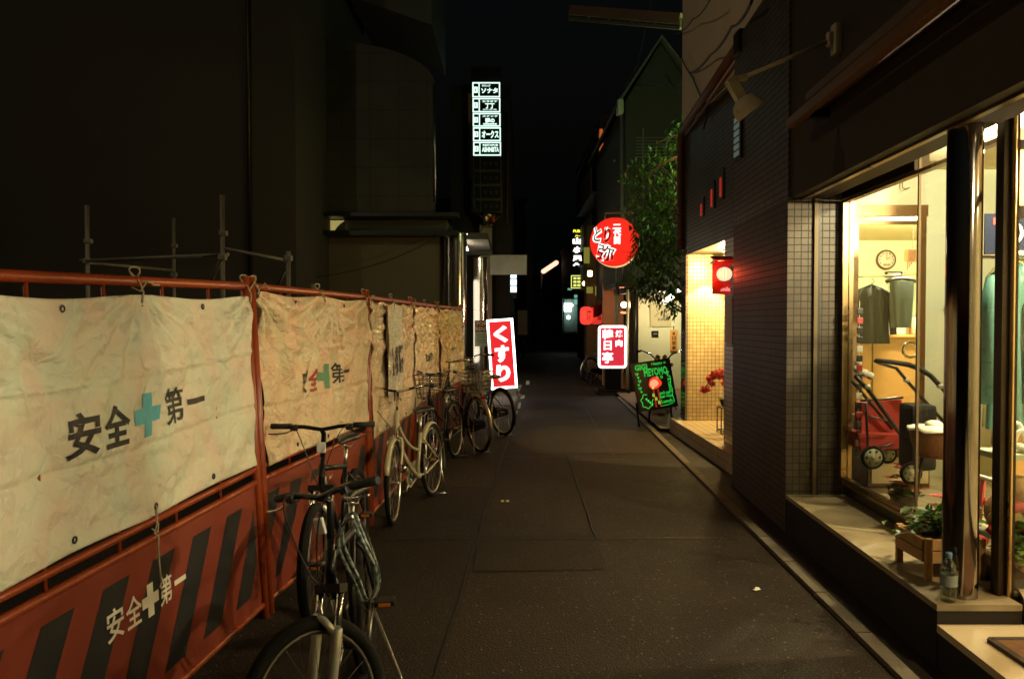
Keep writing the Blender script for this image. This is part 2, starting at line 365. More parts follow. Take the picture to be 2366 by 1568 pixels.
def text_mesh(body, bold, outline):
    c = bpy.data.curves.new('lettering', 'FONT'); c.body = body; c.size = 1; c.resolution_u = 3; c.align_x = 'CENTER'
    if outline: c.fill_mode = 'NONE'; c.bevel_depth = outline; c.bevel_resolution = 0; c.resolution_u = 2
    else: c.extrude = .01; c.offset = bold
    ob = bpy.data.objects.new('lettering', c); COL.objects.link(ob)
    dg = bpy.context.evaluated_depsgraph_get(); dg.update()
    me = bpy.data.meshes.new_from_object(ob.evaluated_get(dg))
    bpy.data.objects.remove(ob); bpy.data.curves.remove(c); return me
def tag(o, label, cat=None, group=None):
    o['label'] = label
    if cat: o['category'] = cat
    if group: o['group'] = group
    return o
def thing(name, label, cat, loc=(0, 0, 0), rz=0, group=None, world=False):
    o = bpy.data.objects.new(name, None); COL.objects.link(o); o.empty_display_size = .1
    o.location = loc; o.rotation_euler = (0, 0, rz); ORG[o.name] = V(loc) if world else V((0, 0, 0))
    return tag(o, label, cat, group)
def W(name, label, cat, loc, group=None): return thing(name, label, cat, loc, 0, group, True)
def struct(o): o['kind'] = 'structure'; return o
def copy_tree(o, parent=None):
    c = o.copy(); COL.objects.link(c)
    if parent: c.parent = parent
    for ch in [x for x in bpy.data.objects if x.parent == o]: copy_tree(ch, c)
    return c
def arc(c, r, a0, a1, n, u, w):
    c = V(c); u = V(u); w = V(w)
    return [c + u * (r * cos(a0 + (a1 - a0) * i / n)) + w * (r * sin(a0 + (a1 - a0) * i / n)) for i in range(n + 1)]
def bez(p0, p1, p2, n=10):
    p0, p1, p2 = V(p0), V(p1), V(p2)
    return [p0 * (1 - t) ** 2 + p1 * 2 * t * (1 - t) + p2 * t * t for t in [i / n for i in range(n + 1)]]
def light(name, kind, loc, power, color, r=.05, **k):
    l = bpy.data.lights.new(name, kind); l.energy = power; l.color = color
    if kind in ('POINT', 'SPOT'): l.shadow_soft_size = r
    for a, b in k.items(): setattr(l, a, b)
    o = bpy.data.objects.new(name, l); COL.objects.link(o); o.location = loc; return o
# ------------------------------------------------------------------ ground, road
def XK(y): return 1.60 + .0355 * y           # kerb line
def XA(y): return 2.07 + .045 * (y - 6)      # shop front line
g = MB()
g.add([(-30, -14, -.012), (30, -14, -.012), (30, 140, -.012), (-30, 140, -.012)], [(0, 1, 2, 3)]); struct(g.build('ground', soil))
def sheet(name, poly, z, mat):
    m = MB(); m.add([(x, y, z) for x, y in poly], [tuple(range(len(poly)))]); return struct(m.build(name, mat))
ys = [-12, 0, 4, 8, 12, 18, 26, 40, 60, 90, 130]
def XL(y): return -1.22 if y < 4 else (-1.22 + .055 * (y - 4) if y < 14 else (-.67 + .046 * (y - 14)))
poly = [(XK(y) + .02, y) for y in ys] + [(XL(y) - .35, y) for y in ys[::-1]]
sheet('road', poly, 0, asph)
# strips of later asphalt: gutter strip beside the fence and two trench reinstatements
def XG(y): return -.35 + .0413 * (y - 3.5)
sheet('road_patch', [(XL(2) + .05, 1.5), (XG(2), 1.5), (XG(7.6), 7.6), (XL(7.6) + .05, 7.6)], .004, asph2)
sheet('road_patch', [(XL(7.7) + .05, 7.65), (XG(7.7), 7.65), (XG(14), 14.4), (XL(14.4) + .05, 14.4)], .004, asph3)
sheet('road_patch', [(.25, 9.6), (1.92, 9.6), (2.03, 13.0), (.42, 12.9)], .004, asph3)
sheet('road_patch', [(.12, 14.6), (1.2, 14.6), (1.5, 21.5), (.38, 21.5)], .004, asph2)
sheet('road_patch', [(-.25, 5.05), (.62, 5.1), (.62, 5.95), (-.25, 5.9)], .004, asph2)
sheet('road_patch', [(-.6, 15.2), (.05, 15.2), (.25, 20.0), (-.35, 20.0)], .004, concrete)
tar = pm('tar_seam', (.012, .010, .008), .6, spec=.3)
for a, b, w in (((XG(1.5), 1.5), (XG(7.6), 7.6), .016), ((XG(7.7), 7.7), (XG(14.3), 14.3), .014), ((XL(5.8) + .1, 5.78), (1.75, 5.84), .014), ((XL(9.4) + .1, 9.36), (1.9, 9.42), .016), ((.62, 5.85), (.66, 9.4), .010), ((1.2, 9.4), (1.35, 14.5), .010), ((.1, 3.1), (1.5, 3.35), .008)):
    k = 14; pts = []
    for q in range(k + 1):
        t = q / k; x = a[0] + (b[0] - a[0]) * t; y = a[1] + (b[1] - a[1]) * t; o = .02 * noise.noise(V((x * 3, y * 3, 1))); pts.append((x + o, y + o))
    dx, dy = b[0] - a[0], b[1] - a[1]; L_ = sqrt(dx * dx + dy * dy); nx, ny = -dy / L_ * w / 2, dx / L_ * w / 2
    sheet('road_seam', [(x - nx, y - ny) for x, y in pts] + [(x + nx, y + ny) for x, y in pts[::-1]], .0075, tar)
# worn paint marks along the far edge
wornp = pm('worn_road_paint', (.42, .42, .30), .8, var=.6, scale=22)
for a, b, y0, y1 in ((.02, .08, 13.6, 14.1), (.10, .15, 14.5, 15.6), (.17, .25, 16.4, 17.2), (.10, .62, 18.6, 18.66), (.35, .44, 20.0, 21.4)):
    sheet('road_marking', [(a, y0), (b, y0 + .05), (b + .03, y1), (a + .03, y1 - .05)], .008, wornp)
for i in range(2):
    m = MB(); m.box((-.085 + i * .045, 7.05, .005), (.028, .05, .006)); tag(m.build('road_stud', pm('stud_yellow', (.5, .45, .12), .4)), 'small yellow reflector stud set in the asphalt near the cream bicycle', 'road stud', 'reflector studs in the asphalt')
m = MB(); m.T = Matrix.Translation((1.455, 4.7, .006)) @ Matrix.Rotation(.5, 4, 'Z'); m.box((0, 0, .003), (.045, .02, .004)); m.box((.012, .012, .006), (.03, .02, .003), Matrix.Rotation(.5, 3, 'Z'))
tag(m.build('paper_scrap', cardw), 'scrap of white paper lying on the asphalt near the lit kerb', 'litter')
# kerb: flat stone line plus gutter coloured near-black as shade, up to the shop plinth
m = MB()
y = 1.0
while y < 16.4:
    y2 = y + .6; m.prism([(XK(y), y + .006), (XK(y) + .075, y + .006), (XK(y2) + .075, y2 - .006), (XK(y2), y2 - .006)], -.01, .028 if y > 1 else .028); y = y2
struct(m.build('kerb', kerbm))
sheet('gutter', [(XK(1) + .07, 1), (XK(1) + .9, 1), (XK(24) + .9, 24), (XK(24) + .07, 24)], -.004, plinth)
sheet('pavement', [(2.15, 11.52), (5.2, 11.52), (5.2, 24), (2.42, 24)], .05, pm('worn_pavement', (.22, .12, .07), .8, var=.3, scale=5))

# ------------------------------------------------------------------ safety fence on the left
bases = [V((-1.546, 2.16, 0)), V((-1.335, 4.31, 0)), V((-1.12, 6.25, 0)), V((-1.03, 8.2, 0)), V((-.945, 10.1, 0)), V((-.74, 11.95, 0))]
lean = [.10, .10, .035, .02, .02, .02]; sink = [-.055, 0, 0, 0, 0, 0]
ords = ['with the big tarp at the near end', 'behind the black flat-bar bicycle', 'behind the cream bicycle', 'under the silver creased tarp', 'ending beside the lit medicine sign']
def pframe(i):
    a, b = bases[i], bases[i + 1]; L = (b - a).length; t = (b - a) / L; n = V((t.y, -t.x, 0)).normalized()
    def F(u, z, d=0):
        k = u / L
        return a + t * u + V((0, 0, z + sink[i] * (1 - k) + sink[i + 1] * k)) + n * (d - (lean[i] * (1 - k) + lean[i + 1] * k) * max(0, z) / 1.8)
    return a, L, n, F
def fence(i):
    a, L, n, F = pframe(i)
    th = W('safety_fence', 'orange tube fence panel with striped board, ' + ords[i], 'fence panel', a, 'orange safety fence panels along the road')
    u0, u1 = .034, L - .034
    for u in (u0, u1):
        m = MB(); m.tube([F(u, -.02), F(u, .9), F(u, 1.835)], .027, 12); m.tube([F(u, 1.835), F(u, 1.842)], .0285, 12); m.build('post', orange, th)
    for z, r, nm in ((1.79, .0215, 'top_rail'), (.805, .016, 'middle_rail'), (.735, .017, 'middle_rail'), (.075, .017, 'bottom_rail')):
        m = MB(); m.tube([F(u0 + (u1 - u0) * k / 8, z) for k in range(9)], r, 10); m.build(nm, orange, th)
    k = 5
    for j in range(1, k):
        u = u0 + (u1 - u0) * j / k
        m = MB(); m.tube([F(u, .735), F(u, 1.79)], .0085, 8); m.build('picket', orange, th)
    # striped board
    m = MB(); z0, z1 = .09, .722
    m.slab([F(u0 + .03, z0, -.004), F(u1 - .03, z0, -.004), F(u1 - .03, z1, -.004), F(u0 + .03, z1, -.004)], n, .006)
    m.m = 1; per = .335; u = u0 - .25; zb0, zb1 = z0 + .075, z1 - .075; sl = .30
    def clipq(q, lo, hi):
        for s, e in ((1, lo), (-1, -hi)):
            out = []
            for j in range(len(q)):
                p, r = q[j], q[(j + 1) % len(q)]; pi_, ri = s * p[0] >= e, s * r[0] >= e
                if pi_: out.append(p)
                if pi_ != ri:
                    k = (e / s - p[0]) / (r[0] - p[0]); out.append((e / s, p[1] + (r[1] - p[1]) * k))
            q = out
            if len(q) < 3: return []
        return q
    while u < u1:
        q = clipq([(u, zb0), (u + .17, zb0), (u + .17 + sl, zb1), (u + sl, zb1)], u0 + .06, u1 - .06)
        if q: m.slab([F(p[0], p[1], .0022) for p in q], n, .0012)
        u += per
    m.build('striped_board', [boardor, black_s], th)
    # stencil lettering on the board
    m = MB(); uc = L * .486 if i == 0 else L * .5; c = F(uc, .50, .0045); ks = 1.2; rt = (F(uc + .1, .40) - F(uc - .1, .40)).normalized(); up = (F(uc, .5) - F(uc, .3)).normalized()
    for s, off, w, h in (('安', -.20, .088, .1), ('全', -.098, .088, .1), ('第', .098, .08, .1), ('一', .195, .08, .018)):
        m.text(s, c + rt * off * ks, rt, up, w * ks, h * ks, .0012, .012)
    m.slab([c + rt * x * ks + up * y * ks for x, y in ((-.018, -.055), (.018, -.055), (.018, -.018), (.05, -.018), (.05, .018), (.018, .018), (.018, .055), (-.018, .055), (-.018, .018), (-.05, .018), (-.05, -.018), (-.018, -.018))], rt.cross(up), .0012)
    m.build('lettering', inkw, th)
    return th
for i in range(5): fence(i)

# tarps tied to the fence
def disp(i, u, z, L, zt, zb):
    """how far the tarp bulges out from its plane"""
    k = (zt - z) / (zt - zb); x = u / L
    amp = [.030, .050, .034, .036, .036][i]
    d = noise.fractal(V((u * 1.6 + i * 9, z * 1.6, i)), 1, 2.1, 4) * amp
    if i == 0: d += .011 * noise.noise(V((u * 7 - z * 5, z * 4 + u * 2, 4))) + .006 * noise.noise(V((u * 3 + z * 14, z * 6 - u * 9, 8)))
    ties = [.02, .5, .98] if i < 2 else [.02, .25, .5, .75, .98]
    for c in ties:       # folds fan down from each tie
        dx = (x - c); r = sqrt(dx * dx * 4 + k * k) + 1e-3; an = atan2(dx * 2.0, k + .02)
        d += cos(an * (17 if i < 2 else 26) + i + c * 7) * (.024, .040, .030, .030, .030)[i] * math.exp(-r * (3.2 if i == 0 else 1.7)) * min(1, r * 9)
    if i >= 2: d += .016 * sin(u * 34 + 2.2 * noise.noise(V((u * 5, z * 1.2, 3)))) * noise.noise(V((u * 2.2, z * .7, 5 + i)))
    for c, s in ((.335, 1), (.665, -1)):   # fold lines from being packed
        q = (k - c - .015 * sin(u * 2)) / .014
        d += s * .010 * math.exp(-q * q) 
    for c in (.27, .52, .78):
        q = (x - c - .006 * sin(z * 5)) / .006
        d += .005 * math.exp(-q * q)
    if i == 0:
        dx, dz = x - .86, k - .15; d += .02 * math.exp(-(dx * dx * 30 + dz * dz * 40)); d += .017 * sin((x * 5 + k * 2.6) * 4.2) * (x > .35) * min(1, (x - .35) * 4) * k
    edge = min(1, min(k, 1 - k) * 12) * min(1, min(x, 1 - x) * 14)
    return d * (.25 + .75 * edge)
def fence_sheet(i):
    a, L, n, F = pframe(i); zt = 1.735 if i == 0 else 1.765; zb = [.835, .80, .66, .70, .72][i]
    ua, ub = .075, L - .075
    sag = lambda x: .018 * sin(pi * x * (2 if i < 2 else 4)) ** 2
    def S(u, z, d=0):
        x = (u - ua) / (ub - ua); zz = z - sag(x) * ((z - zb) / (zt - zb)) + .012 * sin(pi * 2 * x) ** 2 * (1 - (z - zb) / (zt - zb))
        return F(u, zz, .030 + disp(i, u, z, L, zt, zb) + d)
    th = W('tarp_sheet', ['smooth white tarp with black and blue safety lettering, largest in the picture', 'creased tan tarp with small lettering behind the black flat-bar bicycle',
        'brown crumpled tarp with a torn silver strip behind the cream bicycle', 'shiny silver pleated tarp above the bicycle with a basket', 'glossy creased tarp at the far fence end beside the lit medicine sign'][i], 'tarpaulin', a, 'tarpaulins tied to the safety fence')
    m = MB(); nu, nz = (170, 90) if i < 2 else (190, 70)
    for j in range(nz + 1):
        for k in range(nu + 1):
            m.v.append(S(ua + (ub - ua) * k / nu, zb + (zt - zb) * j / nz))
    for j in range(nz):
        for k in range(nu):
            q = j * (nu + 1) + k; m.f.append((q, q + 1, q + nu + 2, q + nu + 1)); m.mi.append(0); m.sm.append(True)
    ob = m.build('sheet', sheetw if i == 0 else (sheet2 if i == 1 else sheet3), th)
    so = ob.modifiers.new('thickness', 'SOLIDIFY'); so.thickness = .0012; so.offset = -1
    def lay(m, body, uc, zc, w, h, bold=.018, slant=0):
        me = text_mesh(body, bold, 0); bm = bmesh.new(); bm.from_mesh(me); bpy.data.meshes.remove(me)
        bmesh.ops.delete(bm, geom=[f for f in bm.faces if f.normal.z < .5], context='FACES')
        xs = [q.co.x for q in bm.verts]; yy = [q.co.y for q in bm.verts]; x0, x1, y0, y1 = min(xs), max(xs), min(yy), max(yy)
        for q in bm.verts: q.co.x = (q.co.x - (x0 + x1) / 2) * w / (x1 - x0); q.co.y = (q.co.y - (y0 + y1) / 2) * h / max(1e-6, y1 - y0); q.co.z = 0
        bmesh.ops.triangulate(bm, faces=bm.faces[:])
        for _ in range(3):
            ed = [e for e in bm.edges if e.calc_length() > .028]
            if ed: bmesh.ops.subdivide_edges(bm, edges=ed, cuts=1); bmesh.ops.triangulate(bm, faces=bm.faces[:])
        bm.verts.index_update()
        m.add([S(uc + q.co.x, zc + q.co.y + q.co.x * slant, .0035) for q in bm.verts], [[q.index for q in f.verts] for f in bm.faces]); bm.free()
    def cross(m, uc, zc, w, h, t):
        N_ = 10
        for (x0, x1, y0, y1) in ((-t, t, -h, h), (-w, -t, -t, t), (t, w, -t, t)):
            vs = []; fs = []
            for p in range(N_ + 1):
                for q in range(N_ + 1): vs.append(S(uc + x0 + (x1 - x0) * q / N_, zc + y0 + (y1 - y0) * p / N_, .0035))
            for p in range(N_):
                for q in range(N_): c = p * (N_ + 1) + q; fs.append((c, c + 1, c + N_ + 2, c + N_ + 1))
            m.add(vs, fs)
    if i in (0, 1, 4, 3):
        sc, uc, zc = ((1, L * .49, 1.25), (.93, L * .52, 1.235), (0, 0, 0), (.6, L * .55, 1.2), (.6, L * .5, 1.22))[i]
        m = MB()
        for s, off, w, h in (('安', -.41, .175, .165), ('全', -.21, .168, .16), ('第', .225, .172, .158), ('一', .415, .165, .026)):
            m.m = 1 if (i == 1 and s == '全') else 0
            lay(m, s, uc + off * sc, zc + (-.012 if off < 0 else .01) * sc, w * sc, h * sc, .014 if s == '第' else .028)
        m.m = 2; cross(m, uc, zc + .0, .098 * sc, .088 * sc, .031 * sc)
        m.build('lettering', [inkb, inkr, inkc if i == 0 else inkg], th)
    # eyelets and rope ties
    m = MB(); us = [ua + (ub - ua) * k / 4 for k in range(5)]
    for u in us[1:4]:
        for z in (zt - .035, zb + .04):
            m.T = Matrix.Translation(S(u, z, .003)) @ Matrix(((0, n.x, 0, 0), (0, n.y, 0, 0), (0, 0, 1, 0), (0, 0, 0, 1))); m.T = Matrix.Translation(S(u, z, .003)); m.torus((0, 0, 0), .011, .0035, 'x', 12, 6)
    m.T = Matrix(); m.build('eyelet_ring', black_p, th)
    rng = random.Random(i)
    for u in ([us[2], us[0] - .02, us[4] + .02]):
        p = S(min(max(u, ua), ub), zt - .035, .004); q = F(u, 1.79, .024); b = F(u, 1.815, -.01); c = F(u + .02, 1.765, -.02)
        m = MB(); pts = [p, (p + q) / 2 + n * .012, q, b + V((0, 0, .012)), c, F(u + .03, 1.75, .01), F(u + .045, 1.79, .03)]
        for _ in range(4): pts.append(pts[-1] + V((rng.uniform(-.02, .02), rng.uniform(.0, .03), rng.uniform(-.03, .03))))
        m.tube(pts, .0042, 6)
        lp = F(u + .01, 1.815, .0); m.tube([lp + V((.0, .035 * cos(a), .028 * sin(a) + .006)) + n * (.01 * sin(a * 2)) for a in [k * pi / 7 for k in range(-1, 9)]], .004, 6)
        m.build('rope_tie', ropem, th)
    if i == 0:
        m = MB(); u = us[2]; p = S(u, zb + .04, .004)
        m.tube([p, F(u, .80, .035), F(u - .015, .77, .03), F(u + .01, .745, .032), F(u + .012, .70, .026), F(u + .022, .62, .022), F(u + .03, .55, .02)], .004, 6)
        m.tube([F(u - .03, .79, .03), F(u, .765, .035), F(u + .02, .80, .03)], .004, 6); m.build('rope_tie', ropem, th)
    if i == 2:   # loose silver strip hanging over the brown tarp
        m = MB(); nu, nz = 40, 40
        for j in range(nz + 1):
            for k in range(nu + 1):
                u = .44 + .62 * k / nu; z = .93 + .80 * j / nz + (.05 * sin(k * .5) * (1 - j / nz)); m.v.append(F(u, z, .075 + .016 * sin(k * .8 + j * .05) + .012 * noise.noise(V((k * .3, j * .1, 1)))))
        for j in range(nz):
            for k in range(nu): q = j * (nu + 1) + k; m.f.append((q, q + 1, q + nu + 2, q + nu + 1)); m.mi.append(0); m.sm.append(True)
        m.build('silver_strip', tarp('foil_strip', (.74, .66, .54), .16, .9, 9, 0), th)
        m = MB(); rr = random.Random(3)
        for k in range(26):
            u = .5 + rr.random() * .5; z = 1.15 + rr.random() * .22; p = F(u, z, .108 + rr.random() * .004); m.box(p, (.004, .02 + rr.random() * .05, .015 + rr.random() * .05), Matrix.Rotation(rr.random(), 3, 'X'))
        m.build('smudged_print', inkb, th)
for i in range(5): fence_sheet(i)

# ------------------------------------------------------------------ scaffold behind the fence
sc_ = W('scaffold', 'bare tube scaffold standing on the dark lot behind the fence', 'scaffold', (-3.2, 8.4, 0))
for x, y, zt in ((-4.52, 8.5, 2.83), (-2.9, 8.0, 2.86), (-2.27, 8.1, 2.31), (-4.66, 11.0, 3.02), (-2.33, 7.2, 2.02), (-2.25, 9.0, 2.02)):
    m = MB(); m.tube([(x, y, 0), (x, y, zt)], .024, 8)
    if zt > 2.3: m.box((x, y, 2.24), (.075, .075, .06), bev=.01)
    if zt > 2.7: m.box((x + .01, y, zt - .38), (.08, .06, .05), bev=.01)
    m.build('standard', galv, sc_)
for a, b in (((-4.6, 8.5, 2.24), (-2.85, 8.02, 2.27)), ((-2.9, 8.0, 2.33), (-2.25, 8.1, 2.21)), ((-4.66, 11, 2.3), (-4.5, 8.5, 2.22)), ((-4.5, 8.5, 1.5), (-2.2, 8.1, 1.5)), ((-2.9, 8.0, 2.25), (-3.15, 8.3, 1.98)), ((-2.27, 8.1, 2.18), (-2.48, 8.4, 1.96))):
    m = MB(); m.tube([a, b], .019, 8); m.build('ledger', galv, sc_)

# ------------------------------------------------------------------ dark buildings on the left
pb = W('plain_building', 'tall blank dark rendered building behind the scaffold', 'building', (-8, 15.5, 0))
m = MB(); m.prism([(-17, 15), (-4.94, 15), (-4.94, 22), (-17, 22)], 0, 16); m.build('wall', dkwall, pb)
m = MB(); m.prism([(-4.90, 15.02), (-4.06, 15.02), (-4.06, 22), (-4.90, 22)], 0, 16); m.build('wall_strip', dkwall, pb)
m = MB(); m.tube([(-4.92, 14.97, 0), (-4.92, 14.97, 16)], .035, 8); m.build('downpipe', dkbr, pb)
cb = W('curved_roof_building', 'dark panelled building with a rounded roof edge and an overhanging upper floor', 'building', (-3, 18, 0))
m = MB(); arcp = [(-4.6, 7.7)] + [(-4.6 + 2.9 * sin(a), 7.75 - .95 * (1 - cos(a))) for a in [pi / 2 * k / 14 for k in range(1, 15)]]
out = [(-4.6, 3.9), (-1.7, 3.9)] + arcp[::-1]
m.slab([(x, 17.5, z) for x, z in out], (0, 1, 0), .35); m.slab([(-4.6, 17.86, 3.9), (-2.5, 17.86, 3.9), (-2.5, 17.86, 7.0), (-4.6, 17.86, 7.4)], (0, 1, 0), 5); m.build('upper_wall', tile('cladding_panel', (.065, .056, .042), (.062, .053, .040), (.035, .03, .024), .62, .008, .6, wide=1.0, bump=.15), cb)
m = MB(); m.slab([(-3.9, 19, 9.3), (-1.9, 19, 8.6), (-1.9, 19, 14), (-3.9, 19, 14)], (0, 1, 0), 4); m.build('rear_tower', dkwall2, cb)
m = MB(); m.box((-2.9, 17.45, 3.9), (3.5, .5, .08)); m.box((-2.9, 17.6, 3.5), (3.5, .9, .1)); m.build('overhang_band', pm('band_black', (.02, .02, .02), .4), cb)
m = MB(); m.prism([(-4.6, 17.9), (-1.45, 17.9), (-1.45, 23), (-4.6, 23)], 3.55, 3.86); m.build('recessed_band', dkwall2, cb)
m = MB(); m.prism([(-4.6, 17.7), (-1.42, 17.7), (-1.42, 24), (-4.6, 24)], 0, 3.45); m.build('lower_wall', dkwall3, cb)
m = MB(); m.prism([(-4.75, 17.48), (-4.28, 17.48), (-4.28, 19), (-4.75, 19)], 3.55, 3.86); m.build('end_panel', dkwall3, cb)
m = MB(); m.box((-1.41, 20.2, 1.55), (.03, 3.8, 2.5)); pw_ = m.build('added_glow_window', pm('window_frame_grey', (.3, .3, .28), .4, .6), cb)  # glowing window added out of view to light the columns and tarp ends
for k in range(4): m = MB(); m.box((-1.39, 18.78 + k * .95, 1.6), (.012, .86, 2.2)); m.build('lit_pane', em('added_window_glow', (1, .90, .68), 1.2), pw_)
wn = MB()
for k in range(14):
    x0 = -4.27 + .52 * k / 14; wn.slab([(x0, 17.86 + .02 * sin(k * 1.7), 3.57), (x0 + .037, 17.86 + .02 * sin(k * 1.7 + 1.7), 3.57), (x0 + .037, 17.86 + .02 * sin(k * 1.7 + 1.7), 3.85), (x0, 17.86 + .02 * sin(k * 1.7), 3.85)], (0, 1, 0), .01)
wn.build('lit_window', e_curt, cb)
m = MB(); m.slab([(-3.98, 17.82, 3.58), (-3.72, 17.82, 3.58), (-3.72, 17.82, 3.84), (-3.82, 17.82, 3.78), (-3.9, 17.82, 3.70)], (0, 1, 0), .02); m.build('curtain_tieback', dkwall2, cb)
m = MB(); m.tube([(-1.52, 17.62, 0), (-1.52, 17.62, 3.45)], .03, 8); m.build('downpipe', dkbr, cb)
m = MB(); m.tube([(-1.69, 17.5, 4.2), (-1.69, 17.5, 6.75)], .03, 8); m.build('corner_trim', steel, cb)

def column(x, y, z1, r, label):
    th = W('mirror_column', label, 'column', (x, y, 0), 'polished columns at the left shop front')
    for a, b in ((0, .9), (.905, 1.9), (1.905, 2.7), (2.705, z1)):
        m = MB(); m.lathe((x, y, 0), [(r, a), (r, b)], 32); m.build('shaft', colmir, th)
    m = MB(); m.lathe((x, y, 0), [(0, z1 - .02), (r + .03, z1 - .02), (r + .03, z1), (0, z1)], 32, smooth=False); m.build('cap', dkbr, th)
th = W('added_soffit_lamp', 'lamp added under the overhang to put streaks on the mirror columns', 'lamp', (-1.15, 19.4, 3.44)); m = MB(); m.box((-1.15, 19.4, 3.40), (.16, 1.2, .05), bev=.01); m.build('housing', whitep, th)  # lamp added to brighten the column streaks
m = MB(); m.box((-1.15, 19.4, 3.372), (.10, 1.1, .012)); m.build('diffuser', em('added_soffit_tube', (1, .92, .70), 45), th)
m = MB(); m.prism([(-1.45, 18.1), (-.55, 18.1), (-.55, 22.5), (-1.45, 22.5)], 3.455, 3.6); m.build('soffit_board', dkwall2, cb)
column(-1.19, 17.6, 3.54, .19, 'fat mirror polished column beside the far end of the fence')
column(-.83, 21.0, 3.28, .185, 'shorter mirror column behind the for rent notice')
# ------------------------------------------------------------------ corner shop (right)
sb = W('shop_building', 'brown tiled shop with a lit glass front, dark fascia and plaster upper storey', 'building', (XA(5), 5, 0))
m = MB(); m.prism([(XA(6), 6), (2.49, 6), (2.55, 6.64), (2.98, 7.72), (XA(7.745), 7.745)], 0, 2.52)
pier = m.build('tiled_pier', tileA, sb)
m = MB(); m.prism([(XA(6) + .195, 5.978), (XA(6) + .222, 5.978), (XA(6) + .222, 5.999), (XA(6) + .195, 5.999)], .291, 2.52); m.build('trim_strip', brass, sb)
m = MB(); m.prism([(XA(6) + .223, 5.985), (XA(6) + .243, 5.985), (XA(6) + .243, 5.999), (XA(6) + .223, 5.999)], .291, 2.6); m.build('shadow_gap', black_s, sb)
m = MB(); m.prism([(XA(-4) + .02, -4), (XA(-4) + .3, -4), (XA(6) + .3, 6), (XA(6) + .02, 6)], 2.52, 4.28); m.build('fascia', fasciam, sb)
m = MB(); m.prism([(XA(6) + .0, 6.0), (XA(6) + .5, 6.0), (XA(6) + .9, 7.74), (XA(7.745), 7.745)], 2.52, 4.28); m.build('upper_pier', tileD, sb)
m = MB(); m.prism([(XA(-4) + .30, -4), (3.1, -4), (3.1, 3.84), (2.47, 3.84), (2.545, 5.99), (XA(6) + .30, 5.99)], 2.655, 2.70); m.build('soffit', tileA, sb)
m = MB(); m.prism([(XA(-4) + .09, -4), (XA(-4) + .125, -4), (XA(5.98) + .125, 5.98), (XA(5.98) + .09, 5.98)], 2.505, 2.519); m.build('fascia_edge', bronze, sb)
m = MB(); m.prism([(XA(-4) + .16, -4), (8, -4), (8, 7.74), (XA(7.74) + .16, 7.74)], 4.3, 10); m.build('upper_storey', plaster, sb)
m = MB(); a = V((XA(-3) + .06, -3, 4.33)); b = V((XA(7.6) + .06, 7.6, 4.29))
m.tube([a, b], .05, 10); m.tube([a + V((.07, 0, .06)), b + V((.07, 0, .06))], .02, 8); m.build('gutter', rpipe, sb)
m = MB(); m.box(b + V((-.02, -.05, -.08)), (.16, .2, .22), bev=.02); m.build('gutter_box', dkbr, sb)
# plinth and entrance slab
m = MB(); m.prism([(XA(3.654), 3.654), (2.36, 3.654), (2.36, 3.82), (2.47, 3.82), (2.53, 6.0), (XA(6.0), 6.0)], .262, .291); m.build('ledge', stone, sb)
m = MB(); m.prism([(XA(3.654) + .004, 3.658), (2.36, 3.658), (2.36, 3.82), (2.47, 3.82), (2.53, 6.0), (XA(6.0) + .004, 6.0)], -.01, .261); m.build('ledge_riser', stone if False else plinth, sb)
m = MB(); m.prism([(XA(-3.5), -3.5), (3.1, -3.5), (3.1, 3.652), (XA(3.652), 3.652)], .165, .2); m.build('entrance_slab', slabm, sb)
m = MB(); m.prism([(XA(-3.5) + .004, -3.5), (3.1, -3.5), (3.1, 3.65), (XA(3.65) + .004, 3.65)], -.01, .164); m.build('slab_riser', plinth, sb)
m = MB(); m.prism([(2.38, 3.66), (8, 3.66), (8, 13), (3.0, 13), (3.0, 7.8), (2.55, 6.0), (2.46, 3.84)], .0, .3)
m.prism([(3.12, -3.5), (8, -3.5), (8, 3.655), (3.12, 3.655)], 0, .3); m.build('shop_floor', floorm, sb)
# window: plinth, frame, glass
def XW(y): return 2.40 + .041 * (y - 3.85)
m = MB(); m.prism([(XW(3.85) + .01, 3.85), (XW(3.85) + .10, 3.85), (XW(6) + .10, 5.99), (XW(6) + .01, 5.99)], .3, .375); m.build('window_plinth', dkbr, sb)
fr = MB()
for z in (.395, .425): fr.bar((XW(3.85), 3.86, z), (XW(6), 5.99, z), .045, .022)
fr.bar((XW(6) + .0, 5.965, .38), (XW(6) + .0, 5.965, 2.5), .05, .05, (1, 0, 0)); fr.bar((XW(6) + .035, 5.94, .38), (XW(6) + .035, 5.94, 2.5), .018, .03, (1, 0, 0))
fr.bar((XW(3.85), 3.88, 2.49), (XW(6), 5.97, 2.49), .05, .022)
fr.build('window_frame', bronze, sb)
m = MB(); m.prism([(XW(4.79) - .03, 4.79), (XW(4.79) + .06, 4.79), (XW(6) + .06, 5.97), (XW(6) - .03, 5.97)], 2.505, 2.652); m.build('window_head', dkbr, sb)
m = MB(); m.prism([(XW(3.9), 3.9), (XW(3.9) + .008, 3.9), (XW(4.79) + .008, 4.79), (XW(4.79), 4.79)], .435, 2.65); m.prism([(XW(4.80), 4.80), (XW(4.80) + .008, 4.80), (XW(5.94) + .008, 5.94), (XW(5.94), 5.94)], .435, 2.48); m.build('window_pane', paneg, sb)
m = MB(); m.bar((XW(4.795) + .004, 4.795, .435), (XW(4.795) + .004, 4.795, 2.65), .016, .014, (1, 0, 0)); m.build('glass_joint', brass, sb)
fr = MB()
fr.prism([(2.335, 3.78), (2.40, 3.78), (2.40, 3.86), (2.335, 3.86)], .2, 2.655); fr.prism([(2.318, 3.77), (2.333, 3.77), (2.333, 3.80), (2.318, 3.80)], .2, 2.655)
fr.build('corner_post', dkbr, sb)
